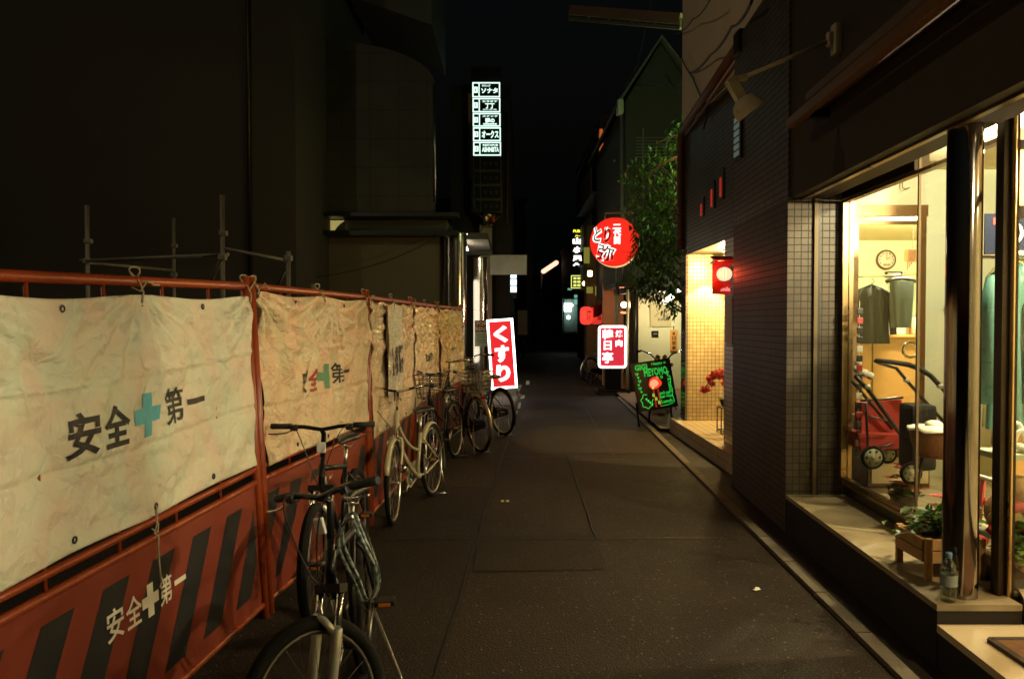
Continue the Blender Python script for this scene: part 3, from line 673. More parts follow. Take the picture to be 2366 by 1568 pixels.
m = MB(); m.lathe((2.365, 3.765, 0), [(.010, .25), (.010, 2.6)], 10); m.build('post_bead', pm('bead_gold', (.60, .42, .18), .3, 1), sb)
fr = MB()
for z, h in ((.24, .08), (2.12, .06), (2.44, .04)): fr.box((2.76, 3.82, z), (.70, .045, h))
fr.box((3.08, 3.82, 1.4), (.06, .06, 2.4)); fr.build('entrance_frame', dkbr, sb)
m = MB(); m.box((2.74, 3.824, 1.2), (.62, .008, 1.78)); m.box((2.74, 3.824, 2.28), (.62, .008, .28)); m.build('entrance_pane', pane, sb)
# the shop front goes on beside the camera: door and two more windows
fr = MB()
for y in (-3.4, -1.2, .9, 1.95): fr.box((3.11, y, 1.45), (.06, .06, 2.5))
for z in (.34, 2.3, 2.62): fr.box((3.11, .2, z), (.05, 7.2, .06))
fr.build('shop_door_frame', dkbr, sb)
m = MB(); m.box((3.115, .15, 1.33), (.008, 7.1, 1.9)); m.build('shop_door_pane', pane, sb)
# shop rooms
m = MB(); m.prism([(2.56, 6.66), (2.835, 6.66), (2.835, 6.76), (2.56, 6.76)], .3, 2.85); m.prism([(2.835, 6.66), (3.43, 6.66), (3.43, 6.76), (2.835, 6.76)], 2.56, 2.85)
m.build('partition', inwall, sb)
m = MB(); m.prism([(3.432, 6.66), (8, 6.66), (8, 6.76), (3.432, 6.76)], .3, 2.9); m.build('partition_panel', inwall2, sb)
m = MB(); m.prism([(2.70, 6.765), (2.76, 6.765), (3.06, 7.76), (3.06, 12), (3.001, 12), (3.001, 7.74)], .3, 2.9); m.prism([(3.06, 11.9), (8, 11.9), (8, 12), (3.06, 12)], .3, 2.9); m.prism([(7.5, -3.6), (7.6, -3.6), (7.6, 11.9), (7.5, 11.9)], .3, 2.9)
m.prism([(3.1, -3.7), (7.5, -3.7), (7.5, -3.6), (3.1, -3.6)], .3, 2.9); m.build('inner_wall', inwall, sb)
m = MB(); m.prism([(2.42, -3.6), (7.5, -3.6), (7.5, 6.65), (2.56, 6.65), (2.56, 5.99)], 2.86, 2.95); m.prism([(3.06, 6.77), (7.5, 6.77), (7.5, 11.9), (3.06, 11.9)], 2.80, 2.9); m.build('shop_ceiling', ceilm, sb)
m = MB(); m.prism([(2.6, 5.2), (3.3, 5.2), (3.3, 6.0), (2.6, 6.0)], 2.80, 2.858)
m.build('ceiling_beam', inwall, sb)
dfr = MB()
dfr.box((2.85, 6.645, 1.40), (.045, .06, 2.2)); dfr.box((3.41, 6.645, 1.40), (.045, .06, 2.2)); dfr.box((3.13, 6.64, 2.515), (.62, .07, .09)); dfr.box((3.13, 6.66, .32), (.56, .05, .035)); dfr.box((3.386, 6.66, 1.4), (.012, .03, 2.1)); dfr.box((3.13, 6.67, 2.42), (.5, .03, .03))
dr = dfr.build('glass_door', bronze, sb)
m = MB(); m.box((3.13, 6.68, 1.40), (.54, .008, 2.06)); m.build('door_pane', paneg, dr)
m = MB(); m.torus((3.30, 6.60, 1.365), .062, .013, 'y', 28, 10); m.tube([(3.30, 6.60, 1.427), (3.30, 6.68, 1.427)], .008, 8); m.tube([(3.30, 6.60, 1.303), (3.30, 6.68, 1.303)], .008, 8); m.build('ring_handle', chrome, dr)
m = MB(); m.ball((3.64, 6.60, 1.72), .055); m.tube([(3.64, 6.6, 1.72), (3.64, 6.66, 1.72)], .03, 12); m.build('panel_knob', chrome, sb)
# narrow louvre window on the dark pier
m = MB(); m.box((XA(7.5) - .012, 7.52, 3.33), (.03, .24, .44)); lw = m.build('louvre_window', dkbr, sb)
m = MB()
for k in range(6): m.box((XA(7.5) - .03, 7.52, 3.17 + k * .064), (.008, .16, .042))
m.build('louvre_slat', e_win, lw)
# polished column at the shop corner
th = W('chrome_column', 'shiny round chrome column at the corner of the shop ledge', 'column', (2.145, 3.79, .291))
m = MB(); m.lathe((2.145, 3.79, 0), [(.078, .2915), (.078, 2.56)], 40); m.build('shaft', pm('column_steel', (.24, .21, .18), .10, 1, var=.06, rvar=.03), th)
m = MB(); m.lathe((2.145, 3.79, 0), [(0, 2.56), (.09, 2.56), (.09, 2.655), (0, 2.655)], 40, smooth=False); m.build('collar', dkbr, th)

# ------------------------------------------------------------------ restaurant with the tiled entrance
rb = W('restaurant_building', 'brick tiled restaurant with a bright tiled entrance recess and plaster upper floor', 'building', (2.45, 9.5, 0))
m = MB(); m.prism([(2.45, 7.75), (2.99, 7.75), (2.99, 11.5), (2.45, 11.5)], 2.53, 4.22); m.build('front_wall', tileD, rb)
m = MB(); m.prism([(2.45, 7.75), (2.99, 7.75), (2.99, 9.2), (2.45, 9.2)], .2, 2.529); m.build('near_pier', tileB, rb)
m = MB(); m.prism([(2.475, 11.2), (2.99, 11.2), (2.99, 11.48), (2.475, 11.48)], .2, 2.529); m.build('recess_end_wall', tileB, rb)
m = MB(); m.prism([(2.44, 11.2), (2.474, 11.2), (2.474, 11.5), (2.44, 11.5)], .2, 2.6); m.build('corner_facing', tile('glazed_tile', (.17, .15, .12), (.15, .13, .11), (.04, .03, .02), .053, .004, .08), rb)
m = MB(); m.prism([(2.29, 7.75), (3.0, 7.75), (3.0, 11.55), (2.29, 11.55)], -.01, .2); m.build('entrance_step', tileS, rb)
m = MB(); m.box((2.97, 10.2, 1.3), (.05, 1.0, 2.1)); dd = m.build('entrance_door', pm('door_wood', (.22, .10, .04), .4), rb)
m = MB(); m.box((2.94, 10.2, 1.5), (.012, .7, 1.3)); m.build('door_glass', em('frosted_glow', (1, .8, .42), .8), dd)
m = MB(); m.prism([(2.50, 7.75), (8, 7.75), (8, 11.5), (2.44, 11.5)], 4.3, 10); m.build('upper_storey', plaster, rb)
m = MB(); a = V((2.16, 7.4, 4.34)); b = V((2.40, 11.3, 4.29))
m.tube([V((2.22, 7.78, 4.31)), b], .05, 10); m.tube([V((2.30, 7.78, 4.38)), b + V((.07, 0, .07))], .022, 8); m.tube([V((2.26, 7.78, 4.22)), b + V((.04, 0, -.08))], .018, 8); m.build('gutter', rpipe, rb)
m = MB(); m.tube([b, V((2.40, 11.4, 4.2)), V((2.41, 11.44, 2.62))], .05, 12)
for z in (3.9, 3.1, 2.7): m.tube([(2.41, 11.43, z), (2.41, 11.43, z + .04)], .056, 12)
m.build('downpipe', rpipe, rb)
for y, z, h in ((10.25, 3.06, .24), (9.72, 3.13, .34), (9.30, 3.19, .36)):
    m = MB(); m.box((2.445, y, z), (.02, .17, h)); q = m.build('niche_window', black_p, rb)
    m = MB(); m.box((2.432, y + .03, z - .03), (.008, .07, h * .62)); m.build('coloured_glass', e_redn, q)
m = MB(); m.lathe((2.80, 10.35, 2.529), [(0, 0), (.07, 0), (.07, -.03), (.055, -.03)], 20); cl = m.build('ceiling_light', whitep, rb)
m = MB(); m.ball((2.80, 10.35, 2.47), .03, sc=(1, 1, .8)); m.build('bulb', e_warm, cl)
m = MB(); m.box((2.86, 10.98, 2.42), (.10, .18, .14), bev=.02); q = m.build('wall_spot', steel, rb)
# picture frame board and red lantern sign on the pier
th = W('framed_menu', 'slim framed menu sheet on the red lit tiled pier', 'framed menu', (2.43, 8.86, 1.35))
m = MB(); m.box((2.432, 8.86, 1.60), (.034, .28, .56), bev=.006); m.build('frame', black_m, th)
m = MB(); m.box((2.413, 8.86, 1.60), (.004, .23, .50)); m.build('paper', pm('menu_paper', (.75, .58, .5), .7), th)
LX, LY = 2.185, 8.25
th = W('lantern_sign', 'red bracket sign with a glowing white paper lantern beside the restaurant entrance', 'lantern sign', (2.40, LY, 1.9))
m = MB(); m.box((LX, LY + .07, 2.04), (.19, .025, .32), bev=.008); m.build('back_board', em('sign_board_red', (.75, .03, .025), .32), th)
m = MB(); m.box((LX, LY, 2.205), (.23, .19, .022)); m.slab([(LX - .115, LY - .10, 2.217), (LX + .115, LY - .10, 2.217), (LX + .115, LY + .10, 2.265), (LX - .115, LY + .10, 2.265)], (0, 0, 1), .014); m.build('roof', redp, th)
c = V((LX + .005, LY - .02, 2.085)); m = MB(); m.ball(c, .080, 24, 14, (1, 1, .92)); ln = m.build('lantern', e_lant, th)
m = MB()
for k in range(7):
    a = k * pi / 7; m.tube([c + V((.081 * sin(t) * cos(a), .081 * sin(t) * sin(a), .0745 * cos(t))) for t in [2 * pi * j / 24 for j in range(24)]], .0016, 5, True)
m.build('lantern_rib', pm('rib_brown', (.35, .12, .05), .6), ln)
c = V((LX - .07, LY - .04, 1.965)); m = MB(); m.lathe(c, [(0, -.010), (.050, -.010), (.050, .010), (0, .010)], 28, 'y', smooth=False); m.torus(c + V((0, -.012, 0)), .046, .005, 'y', 28, 6); m.torus(c + V((0, -.012, 0)), .024, .003, 'y', 20, 6); m.build('round_badge', redp, th)
m = MB(); m.text('Smile', (LX + .035, LY + .055, 1.935), (1, 0, 0), (0, 0, 1), .10, .045, .003, .02); m.build('lettering', em('letter_pink', (1, .35, .3), 1.0), th)
m = MB(); m.tube([(2.45, 9.19, 2.20), (2.2, LY + .1, 2.20)], .012, 8); m.build('bracket', black_m, th)
m = MB(); m.tube([(2.45, 9.19, 1.95), (2.22, LY + .1, 1.95)], .010, 8); m.build('bracket', black_m, th)
# ------------------------------------------------------------------ bicycles
def wheel(name, c, Rw, parent, T, tyre_r=.018, n=24, rimm=None, deep=1.0, spoke=None):
    m = MB(); m.T = T; c = V(c)
    m.lathe(c, [(0, -.045), (.016, -.045), (.012, -.02), (.012, .02), (.016, .045), (0, .045)], 10, 'y')
    for k in range(n):
        a = 2 * pi * k / n; sd = .028 if k % 2 else -.028; b = a + (.35 if k % 4 < 2 else -.35)
        m.tube([c + V((.015 * cos(b), sd, .015 * sin(b))), c + V(((Rw - .035) * cos(a), 0, (Rw - .035) * sin(a)))], .0011, 4, cap=False)
    w = m.build(name, spoke or steel, parent)
    m = MB(); m.T = T; m.torus(c, Rw - tyre_r, tyre_r, 'y', 48, 10); m.build('tyre', rubber, w)
    m = MB(); m.T = T; m.torus(c, Rw - tyre_r * 2 - .004, .009 * deep, 'y', 48, 8, 1.2); m.build('rim', rimm or alloy, w)
    return w
dspoke = pm('dark_spoke', (.10, .09, .08), .45, .7)
def make_bike(label, loc, rz, style='city', col=None, steer=0.0, basket=False, lean_=.06, lock=False, Rw=.33, wrimm=None, saddlem=None, group='bicycles parked along the fence', chaing=True, tyre=None, rack=True, fend=None, flamp=True, rbasket=False):
    col = col or black_m; th = thing('bicycle', label, 'bicycle', loc, rz, group)
    th.rotation_euler = (lean_, 0, rz); fend = fend or steel
    mtb = style == 'mtb'
    if mtb: xf, xr, bb, hb, ht, st, sd = .54, -.48, V((-.07, 0, .28)), V((.36, 0, Rw * 2 + .06)), V((.325, 0, Rw * 2 + .17)), V((-.22, 0, .70)), V((-.255, 0, .84))
    else: xf, xr, bb, hb, ht, st, sd = .57, -.50, V((-.05, 0, .27)), V((.43, 0, Rw * 2 + .03)), V((.385, 0, Rw * 2 + .19)), V((-.20, 0, .62)), V((-.235, 0, .79))
    fa, ra = V((xf, 0, Rw)), V((xr, 0, Rw)); tr = tyre or (.026 if mtb else .0175)
    ax = (ht - hb).normalized(); T = Matrix.Translation(hb) @ Matrix.Rotation(steer, 4, ax) @ Matrix.Translation(-hb); I = Matrix()
    m = MB()
    m.tube([hb, ht], .019, 12)
    if mtb: m.tube([ht * .8 + hb * .2, st], .016, 10); m.tube([hb * .8 + ht * .2, bb], .019, 10)
    else: m.tube(bez(hb, (.22, 0, .40), bb), .018, 10); m.tube(bez(ht * .7 + hb * .3, (.18, 0, .52), bb * .4 + st * .6), .014, 10)
    m.tube([bb, st], .0155, 10)
    m.lathe(bb, [(0, -.035), (.022, -.035), (.022, .035), (0, .035)], 14, 'y')
    for s in (-1, 1):
        m.tube([bb + V((0, s * .02, 0)), bb + V((-.12, s * .045, 0)), ra + V((0, s * .06, 0))], .009, 8)
        m.tube([st + V((0, s * .015, -.04)), st + V((-.05, s * .04, -.10)), ra + V((0, s * .06, 0))], .0075, 8)
    m.build('frame', col, th)
    m = MB(); m.tube([st, sd + V((0, 0, -.02))], .0125, 10); m.build('seat_post', alloy, th)
    m = MB()   # saddle
    prof = [(-.13, .085, .03), (-.10, .105, .036), (-.04, .085, .036), (.02, .048, .03), (.08, .028, .024), (.125, .02, .018), (.14, .008, .01)] if not mtb else [(-.13, .06, .03), (-.09, .075, .034), (-.03, .055, .03), (.04, .03, .026), (.11, .022, .02), (.15, .008, .01)]
    vs = []; k = 14
    for x, w, h in prof:
        for j in range(k): a = 2 * pi * j / k; vs.append(sd + V((x, w * cos(a), .02 + h * sin(a) * (1 if sin(a) > 0 else .6))))
    fs = [(i * k + j, i * k + (j + 1) % k, (i + 1) * k + (j + 1) % k, (i + 1) * k + j) for i in range(len(prof) - 1) for j in range(k)] + [tuple(range(k))[::-1], tuple(range((len(prof) - 1) * k, len(prof) * k))]
    m.add(vs, fs, True); sdl = m.build('saddle', saddlem or black_p, th)
    m = MB()
    for s in (-1, 1): m.tube([sd + V((-.1, s * .03, -.012)), sd + V((-.02, s * .022, -.03)), sd + V((.09, s * .008, 0))], .0035, 6)
    if not mtb:
        for s in (-1, 1):
            pts = [sd + V((-.09 , s * .05 + .014 * cos(a), -.035 - .05 * a / 12 + .014 * sin(a))) for a in [x * .7 for x in range(18)]]; m.tube(pts, .003, 5)
    m.build('saddle_rail', steel, sdl)
    # fork
    m = MB(); m.T = T; fw = .055
    if mtb:
        m.tube([hb + ax * -.005, ht + ax * .04], .014, 10); cr = hb - ax * .015
        m.bar(cr + V((0, -fw - .015, 0)), cr + V((0, fw + .015, 0)), .035, .03, ax)
        fk = m.build('fork', black_m, th)
        for s in (-1, 1):
            a = cr + V((0, s * fw, 0)); e = fa + V((-.01, s * fw, 0)); mid = a * .62 + e * .38
            q = MB(); q.T = T; q.tube([a, mid], .0135, 14); q.build('stanchion', chrome, fk)
            q = MB(); q.T = T; q.tube([mid + ax * .012, mid, mid - ax * .01, e], [.020, .020, .019, .0165], 14); q.ball(e, .02); q.build('fork_leg', silverp, fk)
        q = MB(); q.T = T; a = cr * .60 + (fa + V((-.01, 0, 0))) * .40
        q.tube([a + V((0, -fw, 0)), a + V((.02, -fw * .6, .06)), a + V((.025, 0, .075)), a + V((.02, fw * .6, .06)), a + V((0, fw, 0))], .013, 10); q.build('fork_brace', silverp, fk)
        q = MB(); q.T = T
        for s in (-1, 1): q.tube([a + V((-.03, s * .035, .01)), a + V((-.03, s * .04, .11))], .006, 8); q.box(a + V((-.02, s * .028, .02)), (.05, .012, .014))
        q.build('brake_arm', alloy, fk)
    else:
        cr = hb - ax * .02; m.tube([hb, ht + ax * .03], .013, 10)
        for s in (-1, 1):
            m.tube([cr + V((0, 0, .0)), cr + V((0, s * .045, -.01)), cr + V((.02, s * .052, -.10)), fa + V((-.03, s * .052, .10)), fa + V((0, s * .052, 0))], [.014, .014, .0125, .010, .008], 10)
        m.build('fork', col, th)
    # wheels and guards
    spk = dspoke if col is black_m else steel; wrimm = wrimm or (dspoke if mtb else alloy); wheel('front_wheel', fa, Rw, th, T, tr, rimm=wrimm, spoke=spk); wheel('rear_wheel', ra, Rw, th, I, tr, rimm=wrimm, spoke=spk)
    def guard(c, a0, a1, T, nm, mat, w=.026):
        m = MB(); m.T = T; k = 20; vs = []; fs = []
        for i in range(k + 1):
            a = a0 + (a1 - a0) * i / k
            for y, dr in ((-w, -.014), (-w * .6, .002), (0, .007), (w * .6, .002), (w, -.014)):
                r = Rw + .016 + dr; vs.append(V(c) + V((r * cos(a), y, r * sin(a))))
        for i in range(k):
            for j in range(4): q = i * 5 + j; fs.append((q, q + 1, q + 6, q + 5))
        m.add(vs, fs, True)
        for s in (-1, 1):
            a = a1 - .25 * (a1 - a0); m.tube([V(c) + V((0, s * .045, 0)), V(c) + V(((Rw + .012) * cos(a), s * w, (Rw + .012) * sin(a)))], .0022, 5)
        o = m.build(nm, mat, th); so = o.modifiers.new('thickness', 'SOLIDIFY'); so.thickness = .0016
    if not mtb: guard(fa, R(20), R(165), T, 'front_mudguard', fend); guard(ra, R(200) - 2 * pi, R(60) - 0, I, 'rear_mudguard', fend) if False else guard(ra, R(35), R(205), I, 'rear_mudguard', fend)
    # handlebar
    if mtb:
        hc = ht + ax * .20; m = MB(); m.T = T; m.tube([ht + ax * .02, ht + ax * .17, hc + V((.05, 0, 0))], .014, 10)
        pts = [hc + V((.05, y, .02 * min(1, abs(y) / .12))) + V((-.14 * max(0, abs(y) - .08) , 0, 0)) for y in [-.285, -.2, -.1, -.04, 0, .04, .1, .2, .285]]
    else:
        hc = ht + ax * .19; m = MB(); m.T = T; m.tube([ht + ax * .01, hc, hc + V((.03, 0, .0))], .0125, 10)
        h2 = [V((.03, 0, 0)), V((.05, .06, .01)), V((.06, .14, .03)), V((.02, .215, .045)), V((-.07, .26, .04)), V((-.20, .285, .03))]
        pts = [hc + V((p.x, -p.y, p.z)) for p in h2[::-1]] + [hc + p for p in h2[1:]]
    m.tube(pts, .0112, 10); hbn = m.build('handlebar', black_m if mtb else chrome, th)
    for s in (0, -1):
        a, b = pts[s], pts[1 if s == 0 else -2]; d = (b - a).normalized()
        m = MB(); m.T = T; m.tube([a - d * .004, a, a + d * .05, a + d * .115], [.014, .0165, .0155, .0165], 12); m.build('grip', grip, hbn)
        f = d.cross(V((0, 0, 1))); f = f if f.x > 0 else -f
        m = MB(); m.T = T; p = a + d * .135; m.box(p + V((0, 0, -.006)) + f * .012, (.04, .04, .035), bev=.008)
        m.build('lever_clamp', black_p, hbn)
        m = MB(); m.T = T; m.tube([p + f * .02 + V((0, 0, -.015)), p + f * .055 + V((0, 0, -.03)) - d * .03, p + f * .06 + V((0, 0, -.035)) - d * .08, p + f * .055 + V((0, 0, -.035)) - d * .13], [.006, .0065, .006, .0055], 8, sq=.6); m.build('brake_lever', alloy if not mtb or lock else black_p, hbn)
        m = MB(); m.T = T; s2 = 1 if s == 0 else -1; m.tube(bez(p + f * .02, p + f * .12 + d * .05 + V((0, 0, .04)), hb + V((.06, -s2 * .02, .05)), 12) + [hb + V((.02, 0, -.04))], .0028, 6); m.build('brake_cable', black_p, hbn)
    if flamp:
        m = MB(); m.T = T; q = fa + V((.0, .075, Rw * .35)) if not mtb else ht + ax * .10 + V((.05, 0, 0))
        if mtb: m.box(q, (.012, .05, .06), bev=.006); m.build('reflector', pm('reflector_white', (.8, .8, .76), .15, spec=1), th)
        else: m.lathe(q, [(0, -.05), (.02, -.045), (.032, .01), (.034, .02), (0, .022)], 16, 'x'); m.build('headlamp', chrome, th)
    # drive
    m = MB(); cy = -.055; m.torus(bb + V((0, cy, 0)), .075 if mtb else .07, .004, 'y', 28, 6)
    for k in range(5): a = k * 2 * pi / 5; m.tube([bb + V((0, cy, 0)), bb + V((.072 * cos(a), cy, .072 * sin(a)))], .006, 6)
    for a, s in ((R(-50), -1), (R(130), 1)):
        e = bb + V((.165 * cos(a), s * .075, .165 * sin(a))); m.tube([bb + V((0, s * .065, 0)), e], .009, 8)
    for dz in (.068, -.068): m.tube([bb + V((0, cy, dz)), ra + V((0, cy, dz * .45))], .0045, 5)
    m.build('crankset', steel, th)
    for a, s in ((R(-50), -1), (R(130), 1)):
        e = bb + V((.165 * cos(a), s * .075, .165 * sin(a))); m = MB(); m.box(e + V((0, s * .055, 0)), (.075, .085, .022), bev=.006); m.m = 1; m.box(e + V((.039, s * .055, 0)), (.004, .05, .014)); m.build('pedal', [black_p, pm('reflector_amber', (.7, .22, .02), .2)], th)
    if chaing and not mtb:
        m = MB(); vs = []
        c0 = bb + V((0, -.075, 0)); c1 = ra + V((0, -.075, 0)); o = [c0 + V((.10 * cos(a), 0, .10 * sin(a))) for a in [R(-90) + R(180) * k / 10 for k in range(11)]] + [c1 + V((.05 * cos(a), 0, .05 * sin(a))) for a in [R(90) + R(180) * k / 8 for k in range(9)]]
        m.slab(o[::-1], (0, 1, 0), .012); m.build('chain_guard', col, th)
    m = MB()
    if mtb: m.tube([ra + V((.06, .05, -.01)), ra + V((.13, .16, -Rw + .01)), ra + V((.16, .165, -Rw + .006))], .007, 8)
    else:
        for s in (-1, 1): m.tube([ra + V((0, s * .07, 0)), ra + V((-.05, s * .10, -Rw + .012)), ra + V((-.10, s * .10, -Rw + .006))], .006, 8)
        m.tube([ra + V((-.05, -.10, -Rw + .012)), ra + V((-.05, .10, -Rw + .012))], .006, 8)
    m.build('kickstand', steel, th)
    if rack and not mtb:
        m = MB(); z = Rw * 2 + .045
        for y in (-.06, -.02, .02, .06): m.tube([(xr + .26, y, z), (xr - .14, y, z)], .0045, 6)
        m.tube([(xr + .26, -.06, z), (xr + .26, .06, z)], .005, 6); m.tube([(xr - .14, -.06, z), (xr - .14, .06, z)], .005, 6)
        for s in (-1, 1): m.tube([(xr - .02, s * .06, z), ra + V((0, s * .065, 0))], .0045, 6)
        m.m = 1; m.box((xr - .15, 0, z - .06), (.02, .045, .06), bev=.008)
        m.build('luggage_rack', [fend, pm('reflector_red', (.5, .02, .015), .2)], th)
    def bask(cx, z0, T, nm):
        m = MB(); m.T = T; w0, w1, d0, d1, h = .13, .18, .10, .135, .24
        for k in range(6):
            q = k / 5; z = z0 + h * q; w = w0 + (w1 - w0) * q; d = d0 + (d1 - d0) * q
            m.tube([(cx - d, -w, z), (cx + d, -w, z), (cx + d, w, z), (cx - d, w, z)], .0035 if k < 5 else .006, 5, True)
        for k in range(9):
            q = -1 + 2 * k / 8
            for s in (-1, 1):
                m.tube([(cx + s * d0, q * w0, z0), (cx + s * d1, q * w1, z0 + h)], .0022, 4); m.tube([(cx + q * d0, s * w0, z0), (cx + q * d1, s * w1, z0 + h)], .0022, 4)
            m.tube([(cx - d0, q * w0, z0), (cx + d0, q * w0, z0)], .0022, 4)
        m.build(nm, black_p if basket == 'black' else steel, th)
    if basket: bask(.56, .80, T, 'front_basket')
    if rbasket: bask(xr + .02, Rw * 2 + .06, I, 'rear_basket')
    if lock:   # spiral cable lock hung over the bar
        m = MB(); m.T = T; c = ht + ax * .10 + V((.06, .185, -.12))
        for k, (ry, rz_, off) in enumerate(((.062, .150, 0), (.070, .142, .016))):
            pts = [c + V((off + .012 * sin(a * 3), ry * cos(a), rz_ * sin(a) - .008 * k)) for a in [2 * pi * j / 28 for j in range(28)]]
            m.tube(pts, .0062, 8, True)
        m.build('cable_lock', lockm, th)
    return th
# lock cable: clear sleeve over a braided core
lockm, t_, b_ = nt('lock_cable'); ch_ = t_.nodes.new('ShaderNodeTexNoise'); ch_.inputs['Scale'].default_value = 55; cr_ = t_.nodes.new('ShaderNodeValToRGB')
cr_.color_ramp.elements[0].position = .42; cr_.color_ramp.elements[0].color = (.06, .08, .08, 1); cr_.color_ramp.elements[1].position = .55; cr_.color_ramp.elements[1].color = (.27, .33, .31, 1)
tc_ = t_.nodes.new('ShaderNodeTexCoord'); t_.links.new(tc_.outputs['Object'], ch_.inputs['Vector']); t_.links.new(ch_.outputs['Fac'], cr_.inputs[0]); t_.links.new(cr_.outputs[0], b_.inputs['Base Color']); b_.inputs['Roughness'].default_value = .25

make_bike('black mountain bicycle with silver suspension fork and a coiled cable lock, nearest the road edge', (-.635, 3.17, 0), R(-86), 'mtb', black_m, R(-42), lock=True, Rw=.305, lean_=.05)
make_bike('black flat-bar bicycle standing by the double orange post', (-1.02, 4.72, 0), R(-91), 'mtb', black_m, R(2), Rw=.32, lean_=.03)
make_bike('cream city bicycle with black saddle leaning by the striped board', (-.81, 6.80, 0), R(-101), 'city', cream, R(10), wrimm=alloy, lean_=.06, fend=cream, basket=False, rack=False)
make_bike('black city bicycle with a black front basket beside the silver tarp', (-.76, 8.85, 0), R(-102), 'city', black_m, R(22), basket='black', fend=black_m, lean_=.05)
make_bike('black bicycle with a rear wire basket and big wheels turned across the road edge', (-.62, 10.12, 0), R(117), 'city', black_m, R(-20), rbasket=True, fend=steel, Rw=.345, lean_=-.05)
make_bike('black bicycle with a pale rear wheel and red lit saddle, standing farthest along the fence', (-.39, 11.55, 0), R(122), 'city', black_m, R(15), wrimm=pm('rim_pale', (.62, .52, .26), .35), basket=True, lean_=-.05, fend=black_m, tyre=.02, rack=False)
bk7 = make_bike('dark bicycle parked on the road beyond the red yakiniku sign', (2.40, 21.0, 0), R(40), 'city', black_m, R(10), lean_=.05, group='bicycles farther down the street', basket='black', fend=steel)
for x, y, a, lb in ((-.05, 31, 60, 'dim bicycle parked far off under the grey wall panel'), (.45, 35, 95, 'dim bicycle parked far off near the street lamp pole')):
    c = copy_tree(bk7); c.location = (x, y, 0); c.rotation_euler = (.05, 0, R(a)); c['label'] = lb

# ------------------------------------------------------------------ lit signs along the street
X, Z = V((1, 0, 0)), V((0, 0, 1))
def ring_frame(m, x0, x1, z0, z1, y, t, d):
    m.box(((x0 + x1) / 2, y, z1 - t / 2), (x1 - x0, d, t)); m.box(((x0 + x1) / 2, y, z0 + t / 2), (x1 - x0, d, t))
    m.box((x0 + t / 2, y, (z0 + z1) / 2), (t, d, z1 - z0 - 2 * t)); m.box((x1 - t / 2, y, (z0 + z1) / 2), (t, d, z1 - z0 - 2 * t))
# medicine sign: slanting upright lightbox
th = thing('medicine_sign', 'tall red and white lit sign reading kusuri leaning beside the last bicycles', 'lit sign', (-.19, 16.9, 0), R(4))
T = Matrix.Translation((0, 0, .20)) @ Matrix.Rotation(R(4.2), 4, 'Y') @ Matrix.Rotation(R(-3), 4, 'X') if False else Matrix.Translation((.03, 0, .17)) @ Matrix.Rotation(R(-4.0), 4, 'Y')
w, h = .56, 1.48
m = MB(); m.T = T; m.box((0, .07, h / 2), (w, .13, h), bev=.01); m.build('cabinet', pm('cabinet_grey', (.5, .5, .46), .4), th)
m = MB(); m.T = T; m.box((0, .003, h / 2), (w - .09, .006, h - .09)); m.build('red_face', e_red, th)
m = MB(); m.T = T; ring_frame(m, -w / 2, w / 2, 0, h, 0, .045, .012); m.build('white_border', e_white, th)
m = MB(); m.T = T
for s, z, hh in (('く', 1.16, .36), ('す', .74, .36), ('り', .33, .36)): m.text(s, (0, -.002, z), X, Z, .30, hh, .006, .055)
m.build('lettering', e_letter, th)
m = MB(); m.tube([(.30, .1, .25), (.36, .02, .0)], .018, 8); m.tube([(-.2, .1, .2), (-.22, .06, 0)], .018, 8); m.tube([(.30, .1, .25), (.33, .35, .0)], .018, 8); m.box((.36, .0, .02), (.12, .1, .04)); m.build('stand', steel, th)
# for-rent notice
th = W('rent_notice', 'pale notice with brown band reading for rent tied beside the mirror columns', 'notice', P(1112, 770, 19))
c = P(1113, 770, 19)
m = MB(); m.box(c, (.34, .02, .62)); m.build('board', pm('notice_green', (.42, .46, .30), .5), th)
m = MB(); m.box(c + V((0, -.012, .17)), (.33, .006, .27)); m.build('brown_band', pm('notice_brown', (.22, .07, .03), .5), th)
m = MB(); m.text('FOR', c + V((0, -.016, .235)), X, Z, .24, .085, .003, .01); m.text('RENT', c + V((0, -.016, .11)), X, Z, .29, .085, .003, .01); m.build('lettering', cardw, th)
m = MB()
for k in range(4): m.box(c + V((-.02 + .03 * (k % 2), -.012, -.03 - k * .06)), (.22, .005, .018))
m.build('small_print', pm('print_grey', (.15, .15, .1), .6), th)
m = MB(); m.box(c + V((.0, .02, -.75)), (.03, .03, .95)); m.build('post', steel, th)
